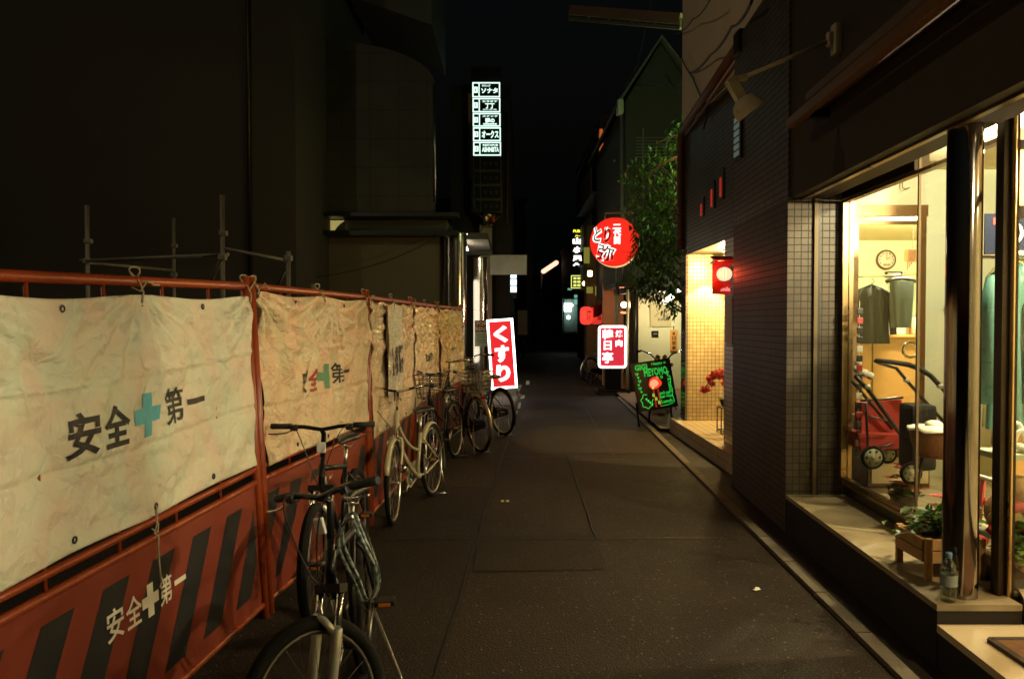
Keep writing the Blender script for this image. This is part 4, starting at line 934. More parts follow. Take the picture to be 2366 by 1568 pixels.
# tower of tenant signs
Y = 24.0
def px(x, y): return P(x, y, Y)
th = W('tenant_sign_tower', 'tall sign tower with five lit white edged tenant panels above dark ones', 'sign tower', (px(1123, 900).x, Y, 0))
rows = [190, 226.5, 261, 294, 327.5, 361, 395, 428, 461, 492]
words_ = [('6', 'ラウンジ', 'ソナタ', ''), ('5', 'カラオケ', '丁丁', '(271-2710)'), ('3', 'スナック', '夢の', '------'), ('3', '', 'オークス', ''), ('2', 'RESTAPUB', 'ASHINISTA', '')]
a, b = px(1088, 155), px(1158, 492)
m = MB(); m.box(((a.x + b.x) / 2, Y + .22, (a.z + b.z) / 2), (b.x - a.x, .36, a.z - b.z)); m.build('cabinet', pm('tower_black', (.02, .02, .02), .4), th)
for k in range(9):
    p0, p1 = px(1091 + k * .5, rows[k]), px(1155 + k * .5, rows[k + 1]); z1, z0 = p0.z - .012, p1.z + .012; x0, x1 = p0.x, p1.x; xm = x0 + (x1 - x0) * .24
    lit = k < 5; t = .034 if lit else .02
    if k == 8: z1 -= .0
    m = MB(); m.box(((x0 + x1) / 2, Y + .01, (z0 + z1) / 2), (x1 - x0, .02, z1 - z0)); pn = m.build('tenant_panel', pm('panel_black', (.008, .008, .008), .35), th)
    m = MB(); ring_frame(m, x0, x1, z0, z1, Y - .006, t, .012); m.box((xm, Y - .006, (z0 + z1) / 2), (t * .9, .012, z1 - z0 - 2 * t))
    if lit: m.box(((x0 + xm) / 2 - t * .1, Y - .003, (z0 + z1) / 2), ((xm - x0) - 2.2 * t, .008, (z1 - z0) * .40))
    m.build('border', e_green if lit else pm('trim_gold', (.35, .24, .08), .35, .5), pn)
    m = MB(); hh = z1 - z0
    if lit:
        n_, s1, s2, s3 = words_[k]; cx = (xm + x1) / 2; ww = (x1 - xm) * .80
        if s1: m.text(s1, (cx - (ww * .2 if k == 0 else 0), Y - .004, z0 + hh * .77), X, Z, ww * (.5 if k == 0 else .9), hh * .14, .006, .03)
        m.text(s2, (cx, Y - .004, z0 + hh * (.45 if s3 or s1 else .5)), X, Z, ww * (.55 if len(s2) == 2 else 1), hh * (.36 if s1 else .56), .006, .04)
        if s3: m.text(s3, (cx, Y - .004, z0 + hh * .19), X, Z, ww * .8, hh * .10, .006, .02)
        m.build('lettering', e_green, pn)
        m = MB(); m.text(n_, ((x0 + xm) / 2 - t * .1, Y - .010, z0 + hh * .5), X, Z, (xm - x0) * .22, hh * .24, .003, .03); m.build('floor_number', pm('panel_black', (.008, .008, .008)), pn)
    else:
        for q in range(3): m.box((x0 + (x1 - x0) * (.42 + .2 * q), Y - .003, (z0 + z1) / 2), ((x1 - x0) * .10, .006, hh * .25))
        m.build('unlit_print', pm('print_dull', (.10, .075, .035), .5), pn)
c = px(1126, 492); m = MB()
m.lathe((c.x, Y + .2, c.z), [(0.02, -.44), (.14, -.40), (.28, -.28), (.38, -.12), (.41, 0), (0, 0)], 28); m.build('bowl_end', pm('gold_bowl', (.75, .52, .18), .22, 1), th)
m = MB(); m.prism([(c.x - .25, Y + .3), (c.x + .12, Y + .3), (c.x + .12, Y + .7), (c.x - .25, Y + .7)], 0, c.z - .2); m.build('mast', plaster, th)
bx = W('signed_building', 'dark narrow building behind the tall tenant sign tower', 'building', (-.9, 28, 0))
m = MB(); m.prism([(-1.9, 24.8), (-.05, 24.8), (.1, 34), (-1.9, 34)], 0, 8.9); m.build('wall', dkwall, bx)
m = MB(); m.prism([(-1.35, 24.70), (-1.22, 24.70), (-1.22, 24.79), (-1.35, 24.79)], 6, 8.6); m.build('edge_strip', plaster, bx)
m = MB(); m.tube([(-.15, 24.7, 4.6), (-.15, 24.7, 8)], .04, 8); m.build('downpipe', rpipe, bx)
# white projecting sign, lit panel stack, small boards
th = W('blank_sign', 'blank pale projecting signboard seen over the medicine sign', 'signboard', P(1172, 612, 22.5)); c = P(1174, 612, 22.5)
m = MB(); m.box(c, (1.02, .12, .55), bev=.01); m.build('board', pm('board_pale', (.62, .58, .46), .6), th)
m = MB(); m.box(c + V((.51, -.002, 0)), (.016, .14, .57)); m.box(c + V((-.3, .1, 0)), (.2, .1, .1)); m.build('frame', steel, th)
th = W('lit_panel_stack', 'stack of three pale blue lit panels under the blank signboard', 'lit sign', P(1176, 655, 25)); c = P(1176, 655, 25)
m = MB(); m.box(c + V((0, .06, -.06)), (.50, .1, .75)); m.build('cabinet', black_m, th)
for k, (z, hh) in enumerate(((.235, .12), (.045, .19), (-.175, .19))):
    m = MB(); m.box(c + V((0, 0, z)), (.46, .012, hh)); m.build('lit_panel', e_blue, th)
m = MB(); m.box(c + V((0, 0, -.38)), (.46, .012, .18)); m.build('dark_panel', dkwall2, th)
lb = W('grey_wall_panel', 'pale grey door panel beside the medicine sign far down the street', 'door panel', P(1207, 800, 27)); c = P(1207, 745, 27)
m = MB(); m.box(c + V((0, .03, .0)), (.33, .05, .82)); m.build('leaf', pm('panel_grey', (.40, .38, .34), .7), lb)
m = MB(); ring_frame(m, c.x - .19, c.x + .19, c.z - .44, c.z + .44, c.y, .03, .03); m.build('frame', dkbr, lb)
# red yakiniku floor sign
th = W('yakiniku_sign', 'red lit floor sign with rounded white border reading yakiniku on a black base', 'lit sign', (2.18, 17.3, 0))
p0, p1 = P(1382, 752, 17.3), P(1447.5, 850, 17.3); cx, cz = (p0.x + p1.x) / 2, (p0.z + p1.z) / 2; w, h = p1.x - p0.x, p0.z - p1.z
def rrect(w, h, r, n=6): return [(sx * (w / 2 - r) + r * cos(a0 + pi / 2 * k / n), sz * (h / 2 - r) + r * sin(a0 + pi / 2 * k / n)) for sx, sz, a0 in ((1, 1, 0), (-1, 1, pi / 2), (-1, -1, pi), (1, -1, 1.5 * pi)) for k in range(n + 1)]
m = MB(); m.slab([(cx + x, 17.32, cz + z) for x, z in rrect(w, h, .07)], (0, 1, 0), .2); m.build('cabinet', pm('cabinet_grey', (.5, .5, .46), .4), th)
m = MB(); m.slab([(cx + x, 17.318, cz + z) for x, z in rrect(w - .08, h - .08, .05)], (0, -1, 0), .006); m.build('red_face', e_red2, th)
m = MB(); o = rrect(w, h, .08); i_ = rrect(w - .085, h - .085, .045); k = len(o)
vs = [V((cx + x, 17.30, cz + z)) for x, z in o] + [V((cx + x, 17.30, cz + z)) for x, z in i_]; m.add(vs, [(j, (j + 1) % k, k + (j + 1) % k, k + j) for j in range(k)])
bo = m.build('white_border', e_white, th); so = bo.modifiers.new('thickness', 'SOLIDIFY'); so.thickness = .02
m = MB()
for s, x, z, ww, hh in (('韓', -.105, .27, .235, .22), ('日', -.105, .03, .17, .20), ('亭', -.105, -.235, .235, .24), ('焼', .14, .285, .15, .15), ('肉', .14, .08, .15, .15)): m.text(s, (cx + x, 17.309, cz + z), X, Z, ww, hh, .006, .025)
m.build('lettering', e_letter, th)
m = MB(); m.box((cx + .02, 17.42, .31), (.34, .22, .52)); m.build('pedestal', black_m, th)
m = MB()
for x in (-.32, .34): m.bar((cx + x, 17.15, .08), (cx + x, 17.7, .08), .05, .05)
m.bar((cx - .32, 17.2, .09), (cx + .34, 17.2, .09), .05, .05); m.bar((cx - .32, 17.66, .09), (cx + .34, 17.66, .09), .05, .05)
for x in (-.32, .34):
    for y in (17.18, 17.66): m.ball((cx + x, y, .035), .035)
m.build('trolley_frame', dkbr, th)
# red drum sign
cD = P(1419, 559, 16.2); th = thing('round_red_sign', 'big round red drum sign with white brush lettering half behind the tree', 'lit sign', cD, R(-10))
m = MB(); m.lathe((0, 0, 0), [(0, 0), (.49, 0), (.495, .006)], 56, 'y', smooth=False); m.build('red_face', e_redr, th)
m = MB(); m.lathe((0, 0, 0), [(.495, .006), (.497, .38), (0, .38)], 56, 'y', smooth=False); m.build('drum_side', e_cream, th)
def brush(m, strokes, r):
    for s in strokes:
        k = len(s); m.tube([(x, -.004, z) for x, z in s], [r * (.75 + .45 * sin(pi * (j + .6) / k)) for j in range(k)], 8, sq=1.0)
m = MB()
m.text('とり', (-.245, -.003, .15), V((1, 0, -.05)), V((.12, 0, 1)), .38, .36, .006, .10); m.text('弥', (-.17, -.003, -.22), V((1, 0, -.28)), V((.2, 0, 1)), .39, .36, .006, .09)
m.text('二', (.05, -.003, .31), X, Z, .17, .10, .006, .06); m.text('代', (.055, -.003, .185), X, Z, .16, .14, .006, .06); m.text('目', (.055, -.003, .03), X, Z, .13, .15, .006, .06)
m.build('lettering_outline', e_dletter, th)
m = MB(); m.text('とり', (-.245, -.011, .15), V((1, 0, -.05)), V((.12, 0, 1)), .33, .30, .004, .012); m.text('弥', (-.17, -.011, -.22), V((1, 0, -.28)), V((.2, 0, 1)), .34, .30, .004, .004)
m.build('lettering_ink', pm('ink_brown', (.05, .015, .008), .6), th)
m = MB(); m.tube([(-.2, .2, .47), (-.2, .2, .62), (.6, .2, .62)], .025, 8); m.tube([(.2, .2, .45), (.2, .2, .62)], .025, 8); m.build('bracket', rpipe, th)
# marker board on an easel
cB = P(1511, 889, 12.1); th = thing('menu_board', 'black menu board on an easel with glowing green marker writing and a red drawing', 'menu board', (cB.x, 12.1, 0), R(3))
bw, bh = .56, .70; T = Matrix.Translation((0, 0, cB.z)) @ Matrix.Rotation(R(8.5), 4, 'Y').inverted() @ Matrix.Rotation(R(-8), 4, 'X')
m = MB(); m.T = T; m.box((0, .012, 0), (bw, .018, bh)); m.build('board', pm('board_black', (.010, .008, .008), .3), th)
m = MB(); m.T = T; ring_frame(m, -bw / 2 - .022, bw / 2 + .022, -bh / 2 - .022, bh / 2 + .022, .005, .022, .034); m.build('frame', black_m, th)
m = MB(); Xn, Zn = (T.to_3x3() @ X), (T.to_3x3() @ Z); I3 = Matrix()
def bt(s, x, z, w, h, o=.02, right=X, up=Z): m.T = T; m.text(s, (x, -.003, z), right, up, w, h, .003, .0, outline=o)
bt('GIGI', -.155, .295, .19, .085); bt('MEYOMO', .055, .20, .36, .115, .022); bt('Happy o', .12, .315, .22, .05)
bt('Bar & Lunch', .235, .02, .32, .04, .02, V((0, 0, -1)), X)
bt('Lamb set', .13, -.135, .18, .05); bt('Beer Wine', .15, -.19, .19, .05); bt('Lunch', .15, -.265, .17, .055); bt('n o', .10, .105, .10, .05)
for k in range(6):
    z = .20 - k * .055; r = .022 if k % 2 == 0 else .012; m.T = T
    m.tube([(-.235 + .012 * (k % 3) + r * 1.0 * sin(a) ** 3, -.004, z + r * (.8 * cos(a) - .3 * cos(2 * a))) for a in [2 * pi * j / 14 for j in range(14)]], .0035, 5, True)
m.T = T; m.tube([(-.15 + (.085 + .010 * sin(a * 7)) * cos(a), -.004, -.225 + (.105 + .010 * sin(a * 7)) * sin(a)) for a in [pi * .45 + 2 * pi * .8 * j / 46 for j in range(47)]], .004, 5)
for k in range(8): m.tube([(-.17 + .012 * k, -.004, -.20 - .014 * k), (-.155 + .012 * k, -.004, -.185 - .014 * k + .015 * (k % 2))], .006, 5)
for k in range(16): m.ball((.255 + .006 * sin(k), -.004, .10 - .026 * k), .008, 8, 5)
m.tube([(.05, -.004, -.33), (.15, -.004, -.325), (.24, -.004, -.31)], .003, 5)
m.build('marker_writing', e_neon, th)
m = MB(); m.T = T; o = [(.085 * cos(a) * (1 + .10 * cos(3 * a + 1)), .08 * sin(a) * (1 + .08 * sin(2 * a))) for a in [2 * pi * k / 30 for k in range(30)]]
m.slab([(.015 + x * 1.15, -.001, .03 + z * 1.15) for x, z in o], (0, -1, 0), .003); m.build('drawn_flower', e_glow, th)
m = MB(); m.T = T; m.slab([(.0 + x * .78, -.0045, .025 + z * .72) for x, z in o], (0, -1, 0), .003); m.build('drawn_heart', e_glow2, th)
m = MB(); m.T = T
for x in (-.025, .045): m.box((x, -.003, -.20), (.022, .004, .27))
m.build('drawn_stem', em('board_red_dim', (.6, .03, .02), .5), th)
m = MB(); m.T = T
for k in range(3): m.text('ii', (-.04 + .035 * k, -.006, -.15 - .06 * k), X, Z, .03, .05, .002, .02)
m.ball((-.03, -.006, -.045), .016, 8, 5); m.build('marker_highlight', e_neony, th)
bt_ = cB.z - bh / 2
for x, y0 in ((-.25, -.03), (.27, -.03), (.0, .42)):
    m = MB(); m.tube([(x - .02 + (.0 if y0 > 0 else 0), .02 if y0 < 0 else .06, bt_ + (.08 if y0 < 0 else .45)), (x + .015, y0, .0)], .016, 8); m.build('leg', black_m, th)

# ------------------------------------------------------------------ narrow house with gable, entrance, tree
gb = W('gable_house', 'narrow dark house with a pointed gable and a lit open ground floor', 'house', (3.2, 17.5, 0))
L_ = lambda x, y: P(x, y, 17.5)
pk, ev, evr = L_(1525, 95), L_(1440, 232), L_(1600, 215)
m = MB(); m.slab([(ev.x + .05, 17.5, 2.22), (5.2, 17.5, 2.22), (5.2, 17.5, evr.z), (evr.x, 17.5, evr.z), (pk.x, 17.5, pk.z - .06), (ev.x + .05, 17.5, ev.z)], (0, 1, 0), 6); m.build('front_wall', pm('green_grey_wall', (.034, .036, .028), .85, var=.25, scale=1.2), gb)
m = MB(); m.slab([(ev.x - .18, 17.3, ev.z - .22), (pk.x, 17.3, pk.z), (pk.x, 17.3, pk.z + .07), (ev.x - .18, 17.3, ev.z - .12)], (0, 1, 0), 6.4); m.slab([(pk.x, 17.3, pk.z), (evr.x + .9, 17.3, evr.z - 1), (evr.x + .9, 17.3, evr.z - .9), (pk.x, 17.3, pk.z + .07)], (0, 1, 0), 6.4); m.build('roof', pm('roof_grey', (.10, .105, .085), .8), gb)
m = MB(); m.box((ev.x - .10, 17.35, ev.z - .2), (.14, .3, .3), bev=.04); m.build('rain_hopper', pm('hopper_pale', (.40, .44, .34), .6), gb)
m = MB(); m.tube([(ev.x - .06, 17.42, ev.z - .34), (ev.x - .02, 17.44, 2.5)], .035, 8); m.build('rain_pipe', dkwall2, gb)
m = MB()
for k in range(7): m.box((3.4, 17.48, 5.6 - k * .07), (1.4, .012, .02))
m.box((2.86, 17.48, 4.3), (.03, .02, 3.0)); m.build('siding_batten', dkwall2, gb)
m = MB(); m.box((3.55, 17.49, 5.0), (.9, .02, .8)); m.build('dark_window', pm('window_dark', (.015, .02, .018), .12), gb)
m = MB(); m.prism([(2.77, 18.3), (5.2, 18.3), (5.2, 18.4), (2.77, 18.4)], .05, 2.22); m.build('ground_floor_wall', pm('cream_wall', (.70, .66, .42), .8, var=.06), gb)
m = MB(); m.prism([(2.20, 19.3), (2.70, 19.3), (2.70, 19.4), (2.20, 19.4)], .05, 2.5); m.build('porch_wall', pm('porch_brown', (.42, .27, .15), .7), gb)
m = MB(); m.prism([(2.60, 17.52), (2.78, 17.52), (2.78, 17.75), (2.60, 17.75)], .05, 2.22); m.tube([(2.70, 17.48, .05), (2.70, 17.48, 2.3)], .025, 8); m.build('dark_column', dkbr, gb)
m = MB(); m.tube([(2.535, 17.5, .05), (2.535, 17.5, 2.3)], .032, 10); m.build('bright_post', pm('post_cream', (.72, .62, .36), .3), gb)
m = MB(); m.prism([(2.25, 17.35), (2.85, 17.35), (2.85, 19.4), (2.25, 19.4)], 2.34, 2.44); m.build('porch_roof', dkbr, gb)
m = MB(); m.tube([(2.31, 17.7, .0), (2.31, 17.7, 3.2)], .022, 8); m.tube([(2.36, 17.7, .0), (2.36, 17.7, 2.6)], .016, 8); m.build('conduit', pm('conduit_teal', (.2, .26, .22), .4), gb)
c = P(1441, 704, 18.4); m = MB(); m.ball(c, .07); gl = m.build('porch_lamp', em('porch_glow', (1, .75, .5), 16), gb)
m = MB(); m.box(c + V((.03, .06, -.18)), (.2, .05, .05)); m.build('lamp_bracket', pm('lamp_pink', (.6, .3, .2), .5), gb)
th = W('strip_light', 'bright white strip lamp glimpsed through the leaves over the motorbike', 'lamp', (3.4, 17.5, 2.2))
a, b = P(1532, 700, 17.5), P(1574, 668, 17.5)
m = MB(); m.box((a + b) / 2 + V((0, .05, .08)), (.6, .2, .08)); m.build('housing', whitep, th); m = MB(); m.tube([a, b], .055, 12); m.build('tube', e_bulb, th)
# things on the cream wall
th = W('orange_plaque', 'narrow orange wooden plaque with black brush characters on the cream wall', 'plaque', P(1556, 787, 18.2)); c = P(1556, 786, 18.25)
m = MB(); m.box(c, (.155, .03, .48)); m.build('board', pm('plaque_orange', (.75, .30, .04), .6), th)
m = MB()
for k, s in enumerate('本日営業'): m.text(s, c + V((0, -.018, .16 - .11 * k)), X, Z, .085, .085, .003, .02)
m.build('lettering', inkb, th)
m = MB(); m.tube([c + V((0, 0, .24)), c + V((0, 0, .33))], .008, 6); m.build('hanger', black_m, th)
th = W('wall_frame', 'large tan panel hanging on the cream wall', 'picture', P(1524, 735, 18.25)); c = P(1526, 728, 18.27)
m = MB(); m.box(c, (.48, .02, .52)); m.build('panel', pm('panel_tan', (.50, .42, .22), .7), th)
m = MB(); m.text('おきなわ', c + V((.06, -.013, -.1)), X, Z, .26, .06, .003, .02); m.build('lettering', inkb, th)
th = W('small_wall_sign', 'small dark square sign on the cream wall below the tan panel', 'wall sign', P(1513, 771, 18.25)); c = P(1513, 771, 18.27)
m = MB(); m.box(c, (.15, .02, .14), bev=.004); m.build('plate', black_m, th); m = MB(); m.box(c + V((0, -.012, .0)), (.1, .004, .02)); m.build('print', galv, th)
# motorcycle behind the menu board
th = thing('motorcycle', 'dark motorcycle with wide raised handlebars behind the menu board', 'motorcycle', (2.62, 14.0, 0), R(-100))
wheel('front_wheel', (.68, 0, .30), .30, th, Matrix(), .05, 10, alloy, 2); wheel('rear_wheel', (-.62, 0, .30), .30, th, Matrix(), .055, 10, alloy, 2)
m = MB(); m.tube([(.42, 0, .80), (.0, 0, .45), (-.25, 0, .38)], .03, 10); m.tube([(.42, 0, .82), (-.1, 0, .66), (-.6, 0, .68)], .022, 8)
for s in (-1, 1): m.tube([(-.2, s * .09, .38), (-.62, s * .10, .30)], .022, 8); m.tube([(-.5, s * .10, .66), (-.62, s * .11, .30)], .018, 8)
m.build('frame', black_m, th)
m = MB(); m.ball((.16, 0, .80), .16, 18, 12, (1.5, .78, .75)); m.build('fuel_tank', black_m, th)
m = MB(); m.box((-.35, 0, .76), (.62, .24, .09), bev=.04); m.build('seat', black_p, th)
m = MB(); m.box((.06, 0, .42), (.34, .26, .22), bev=.03)
for k in range(6): m.box((.18, 0, .53 + k * .022), (.16, .17, .010))
for s in (-1, 1): m.tube([(.26, s * .08, .55), (.36, s * .1, .40), (.1, s * .14, .26), (-.7, s * .16, .30)], [.02, .02, .024, .045], 10)
m.build('engine', chrome, th)
m = MB()
for s in (-1, 1): m.tube([(.44, s * .09, .84), (.56, s * .09, .55)], .02, 10); m.tube([(.55, s * .09, .58), (.68, s * .09, .30)], .028, 10)
m.build('fork', alloy, th)
m = MB(); m.tube([(.38, -.42, 1.06), (.42, -.34, 1.10), (.44, -.18, 1.04), (.44, -.07, .92), (.44, .07, .92), (.44, .18, 1.04), (.42, .34, 1.10), (.38, .42, 1.06)], .013, 10); hbm = m.build('handlebar', chrome, th)
for s in (-1, 1):
    m = MB(); m.tube([(.38, s * .42, 1.06), (.415, s * .33, 1.10)], .018, 10); m.build('grip', grip, hbm)
m = MB(); m.lathe((.50, 0, .88), [(0, -.08), (.07, -.06), (.09, .02), (.085, .04), (0, .05)], 20, 'x'); m.build('headlight', chrome, th)
m = MB()
for s in (-1, 1): m.ball((.46, s * .17, .86), .035, 10, 7); m.lathe((.46, s * .06, .99), [(0, -.04), (.04, -.04), (.042, .02), (0, .02)], 14, 'x')
m.build('instrument', pm('instrument_amber', (.6, .35, .12), .25), th)
m = MB(); m.tube([(-.05, .1, .30), (-.08, .30, .01)], .014, 8); m.build('kickstand', steel, th)
m = MB(); m.lathe((.68, 0, .3), [(.355, -.06), (.365, 0), (.355, .06)], 16, 'y', .5, 2.4); m.build('mudguard', chrome, th)

def leaf(m, p, d, L, w, up):
    d = d.normalized(); s = d.cross(up); s = s.normalized() if s.length > 1e-4 else d.orthogonal(); n = s.cross(d)
    m.add([p, p + d * L * .35 + s * w * .5 + n * w * .10, p + d * L * .7 + s * w * .36 + n * w * .06, p + d * L - n * w * .3, p + d * L * .7 - s * w * .36 + n * w * .06, p + d * L * .35 - s * w * .5 + n * w * .10, p + d * L * .5 - n * w * .05], [(0, 1, 6), (1, 2, 6), (2, 3, 6), (3, 4, 6), (4, 5, 6), (5, 0, 6)])
def tree():
    rng = random.Random(11); base = V((3.05, 12.7, .05)); th = W('street_tree', 'leafy tree leaning over the street between the red drum sign and the tiled wall', 'tree', base)
    m = MB(); m.tube([base, base + V((-.02, .05, 1.2)), base + V((-.10, .2, 2.4)), base + V((-.18, .4, 3.4)), base + V((-.15, .5, 4.4))], [.09, .08, .065, .05, .02], 10); m.build('trunk', bark, th)
    tips = []; cr = MB()
    def Q(x, y, Y): return P(x, y, Y)
    # clumps follow where the foliage hangs (mark, depth, spread)
    cl = [(1560, 315, 13.2, .22, 60), (1545, 350, 13.6, .25, 70), (1515, 370, 13.4, .24, 70), (1565, 390, 12.9, .25, 70), (1480, 398, 13.6, .25, 80), (1455, 410, 13.8, .16, 40), (1530, 425, 13.2, .3, 120), (1490, 450, 13.6, .28, 110), (1465, 470, 13.9, .22, 80),
          (1555, 470, 13.0, .3, 140), (1515, 490, 13.3, .3, 160), (1485, 520, 13.5, .26, 150), (1545, 530, 13.0, .3, 170), (1565, 560, 12.8, .25, 130), (1505, 550, 13.3, .28, 170), (1478, 560, 13.6, .20, 110), (1530, 580, 13.1, .28, 170), (1495, 595, 13.4, .24, 150), (1468, 590, 13.6, .16, 80),
          (1520, 620, 13.2, .26, 150), (1490, 630, 13.4, .2, 110), (1555, 625, 12.9, .24, 90), (1535, 655, 13.1, .22, 80), (1505, 665, 13.3, .22, 110), (1482, 655, 13.5, .16, 60), (1550, 690, 12.9, .2, 90), (1565, 660, 12.8, .16, 50), (1525, 690, 13.1, .18, 60), (1552, 715, 12.9, .13, 45), (1490, 685, 13.5, .12, 30), (1600, 430, 12.9, .35, 120), (1600, 560, 12.8, .3, 120)]
    br = MB()
    for x, y, Yd, r, n in cl:
        c = Q(x, y, Yd); z0 = max(1.6, c.z - rng.uniform(.2, .9)); t = min(1, max(.25, (z0 - .1) / 4.4)); st = base + V((-.15 * t, .5 * t, 4.4 * t)); mid = (st + c) / 2 + V((0, 0, .15))
        br.tube(bez(st, mid, c, 6), [.026, .022, .018, .014, .010, .007, .004], 6)
        for k in range(4):
            e = c + V((rng.gauss(0, r * .7), rng.gauss(0, r * .7), rng.gauss(0, r * .6))); br.tube(bez(c, (c + e) / 2 + V((0, 0, .04)), e, 3), [.005, .004, .003, .002], 4)
        for k in range(int(n * 1.05)):
            p = c + V((rng.gauss(0, r * .55), rng.gauss(0, r * .55), rng.gauss(0, r * .5))); d = V((rng.gauss(-.15, .55), rng.gauss(-.1, .55), rng.gauss(-.75, .4)))
            qx, qy = 1182.5 + p.x / p.y * FOC, 742 - (p.z - 1.6) / p.y * FOC
            if (qx - 1416) ** 2 + (qy - 559) ** 2 < 47 ** 2: continue
            u = rng.random(); cr.m = 2 if u < .04 else (1 if u < .45 else 0)
            leaf(cr, p, d, rng.uniform(.065, .14), rng.uniform(.022, .042), V((rng.gauss(0, .4), rng.gauss(0, .4), 1)))
    a, b = Q(1570, 358, 13.0), Q(1500, 402, 13.5); br.tube([b + V((-.1, 0, -.12)), b, (a + b) / 2 + V((0, 0, .03)), a + V((.2, 0, .06))], [.012, .02, .026, .035], 8)
    br.build('branch', pm('branch_red', (.20, .075, .04), .8), th)
    cr.build('crown', [leafg, leafd, leafy], th)
tree()

# ------------------------------------------------------------------ farther down the street
def block(name, label, x0, x1, y0, y1, h, mat, win=()):
    b = W(name, label, 'building', ((x0 + x1) / 2, (y0 + y1) / 2, 0)); m = MB(); m.prism([(x0, y0), (x1, y0), (x1, y1), (x0, y1)], 0, h); m.build('wall', mat, b)
    m = MB(); m.prism([(x0 - .1, y0 - .1), (x1 + .1, y0 - .1), (x1 + .1, y1 + .1), (x0 - .1, y1 + .1)], h, h + .25); m.build('parapet', dkwall2, b)
    return b
eb = block('balcony_building', 'dim building with balconies and wall units above the red drum sign', 2.95, 7, 26, 36, 8.0, dkwall)
for z in (2.8, 4.3, 5.8):
    m = MB(); m.box((2.85, 29, z), (.55, 5.5, .12)); m.box((2.6, 29, z + .45), (.05, 5.5, .8)); m.build('balcony', pm('balcony_grey', (.16, .15, .12), .7), eb)
for (x, y) in ((1428, 352), (1400, 402), (1406, 438)):
    c = P(x, y, 25.9); m = MB(); m.box(c, (.40, .3, .34), bev=.04); m.m = 1; m.lathe(c + V((0, -.152, 0)), [(0, 0), (.12, 0), (.12, -.01)], 18, 'y'); m.build('cooling_unit', [pm('unit_pale', (.46, .46, .36), .6), dkwall2], eb)
c = P(1388, 325, 25.9); m = MB(); m.box(c, (.10, .1, .72)); m.box(c + V((.05, 0, -.1)), (.03, .1, .8)); m.build('orange_edge', e_orst, eb)
m = MB(); m.tube([P(1442, 230, 25.5), P(1385, 300, 25.9), P(1380, 320, 25.9)], .03, 6); m.build('pipe', galv, eb)
block('dark_shop_house', 'unlit house beyond the balcony building', 3.6, 8, 38, 58, 6.5, dkwall2)
block('far_block', 'far black building at the end of the street', -3, 16, 132, 137, 9, dkwall2)
block('side_block', 'unlit block beyond the grey door panel', -4, .62, 37, 60, 7, dkwall2)
block('distant_block', 'unlit block behind the street lamp pole', -3, 1.6, 64, 120, 8, dkwall2)
block('distant_house', 'unlit house behind the small lit shop front', 4.4, 9, 60, 125, 7, dkwall2)
# vertical bar sign
Yv = 30.0; pv = lambda x, y: P(x, y, Yv)
th = W('bar_sign', 'tall dark vertical sign with yellow and white lit characters', 'lit sign', pv(1333, 600)); a, b = pv(1319, 522), pv(1347, 668)
m = MB(); m.box(((a.x + b.x) / 2, Yv + .12, (a.z + b.z) / 2), (b.x - a.x, .2, a.z - b.z)); m.build('cabinet', black_m, th)
m = MB(); c = pv(1332, 534); m.text('PUB', c, X, Z, .26, .10, .01, .05); m.text('バー', pv(1334, 545), X, Z, .2, .09, .01, .05); m.build('yellow_lettering', e_yel, th)
m = MB()
for s, y, hh in (('山', 557, .24), ('小', 577, .24), ('屋', 597, .22), ('へ', 612, .16)): m.text(s, pv(1333, y), X, Z, .33, hh, .01, .07)
m.build('white_lettering', e_pale, th)
m = MB(); ring_frame(m, pv(1320, 0).x, pv(1346, 0).x, pv(0, 666).z, pv(0, 636).z, Yv - .0, .03, .02)
for k in range(2):
    for j in range(3): m.box((pv(1329 + 9 * k, 0).x, Yv - .005, pv(0, 643 + 8 * j).z), (.11, .02, .08))
m.build('lit_menu', em('menu_lime', (.85, .9, .2), 1.2), th)
# paper lanterns and round lamps
c0 = P(1354, 729, 24.0)
for k, (x, y, Yl, lb) in enumerate(((1354, 729, 24.0, 'red paper lantern with black characters hanging under the small awning'), (1378, 729, 24.4, 'red paper lantern half hidden by the dark post'))):
    c = P(x, y, Yl); th = W('paper_lantern', lb, 'lantern', c, 'red lanterns far along the street'); m = MB()
    m.lathe(c, [(.07, -.27), (.15, -.24), (.185, -.16)] + [(.19 + .004 * (-1) ** j, -.14 + j * .028) for j in range(11)] + [(.185, .16), (.15, .24), (.07, .27)], 22); m.build('paper', e_lred if k == 0 else e_lr2, th)
    m = MB(); m.text('酒' if k == 0 else '処', c + V((.06, -.186, 0)), X, Z, .13, .3, .004, .03); m.build('lettering', inkr, th)
    m = MB(); m.lathe(c, [(0, .27), (.08, .27), (.08, .30), (0, .30)], 16); m.lathe(c, [(0, -.30), (.08, -.30), (.08, -.27), (0, -.27)], 16); m.tube([c + V((0, 0, .3)), c + V((0, 0, .62))], .008, 6); m.build('cap', black_m, th)
th = W('red_awning', 'small curved dark red awning above the paper lanterns', 'awning', P(1362, 690, 24.5)); c = P(1368, 706, 24.5)
m = MB(); m.lathe(c, [(.36, -.4), (.36, .4)], 14, 'x', pi * .5, pi * 1.02) if False else m.lathe(c, [(.0, -.3), (.36, -.3), (.36, .3), (.0, .3)], 18, 'y', pi * .48, pi); m.build('canopy', pm('awning_red', (.20, .02, .02), .7), th)
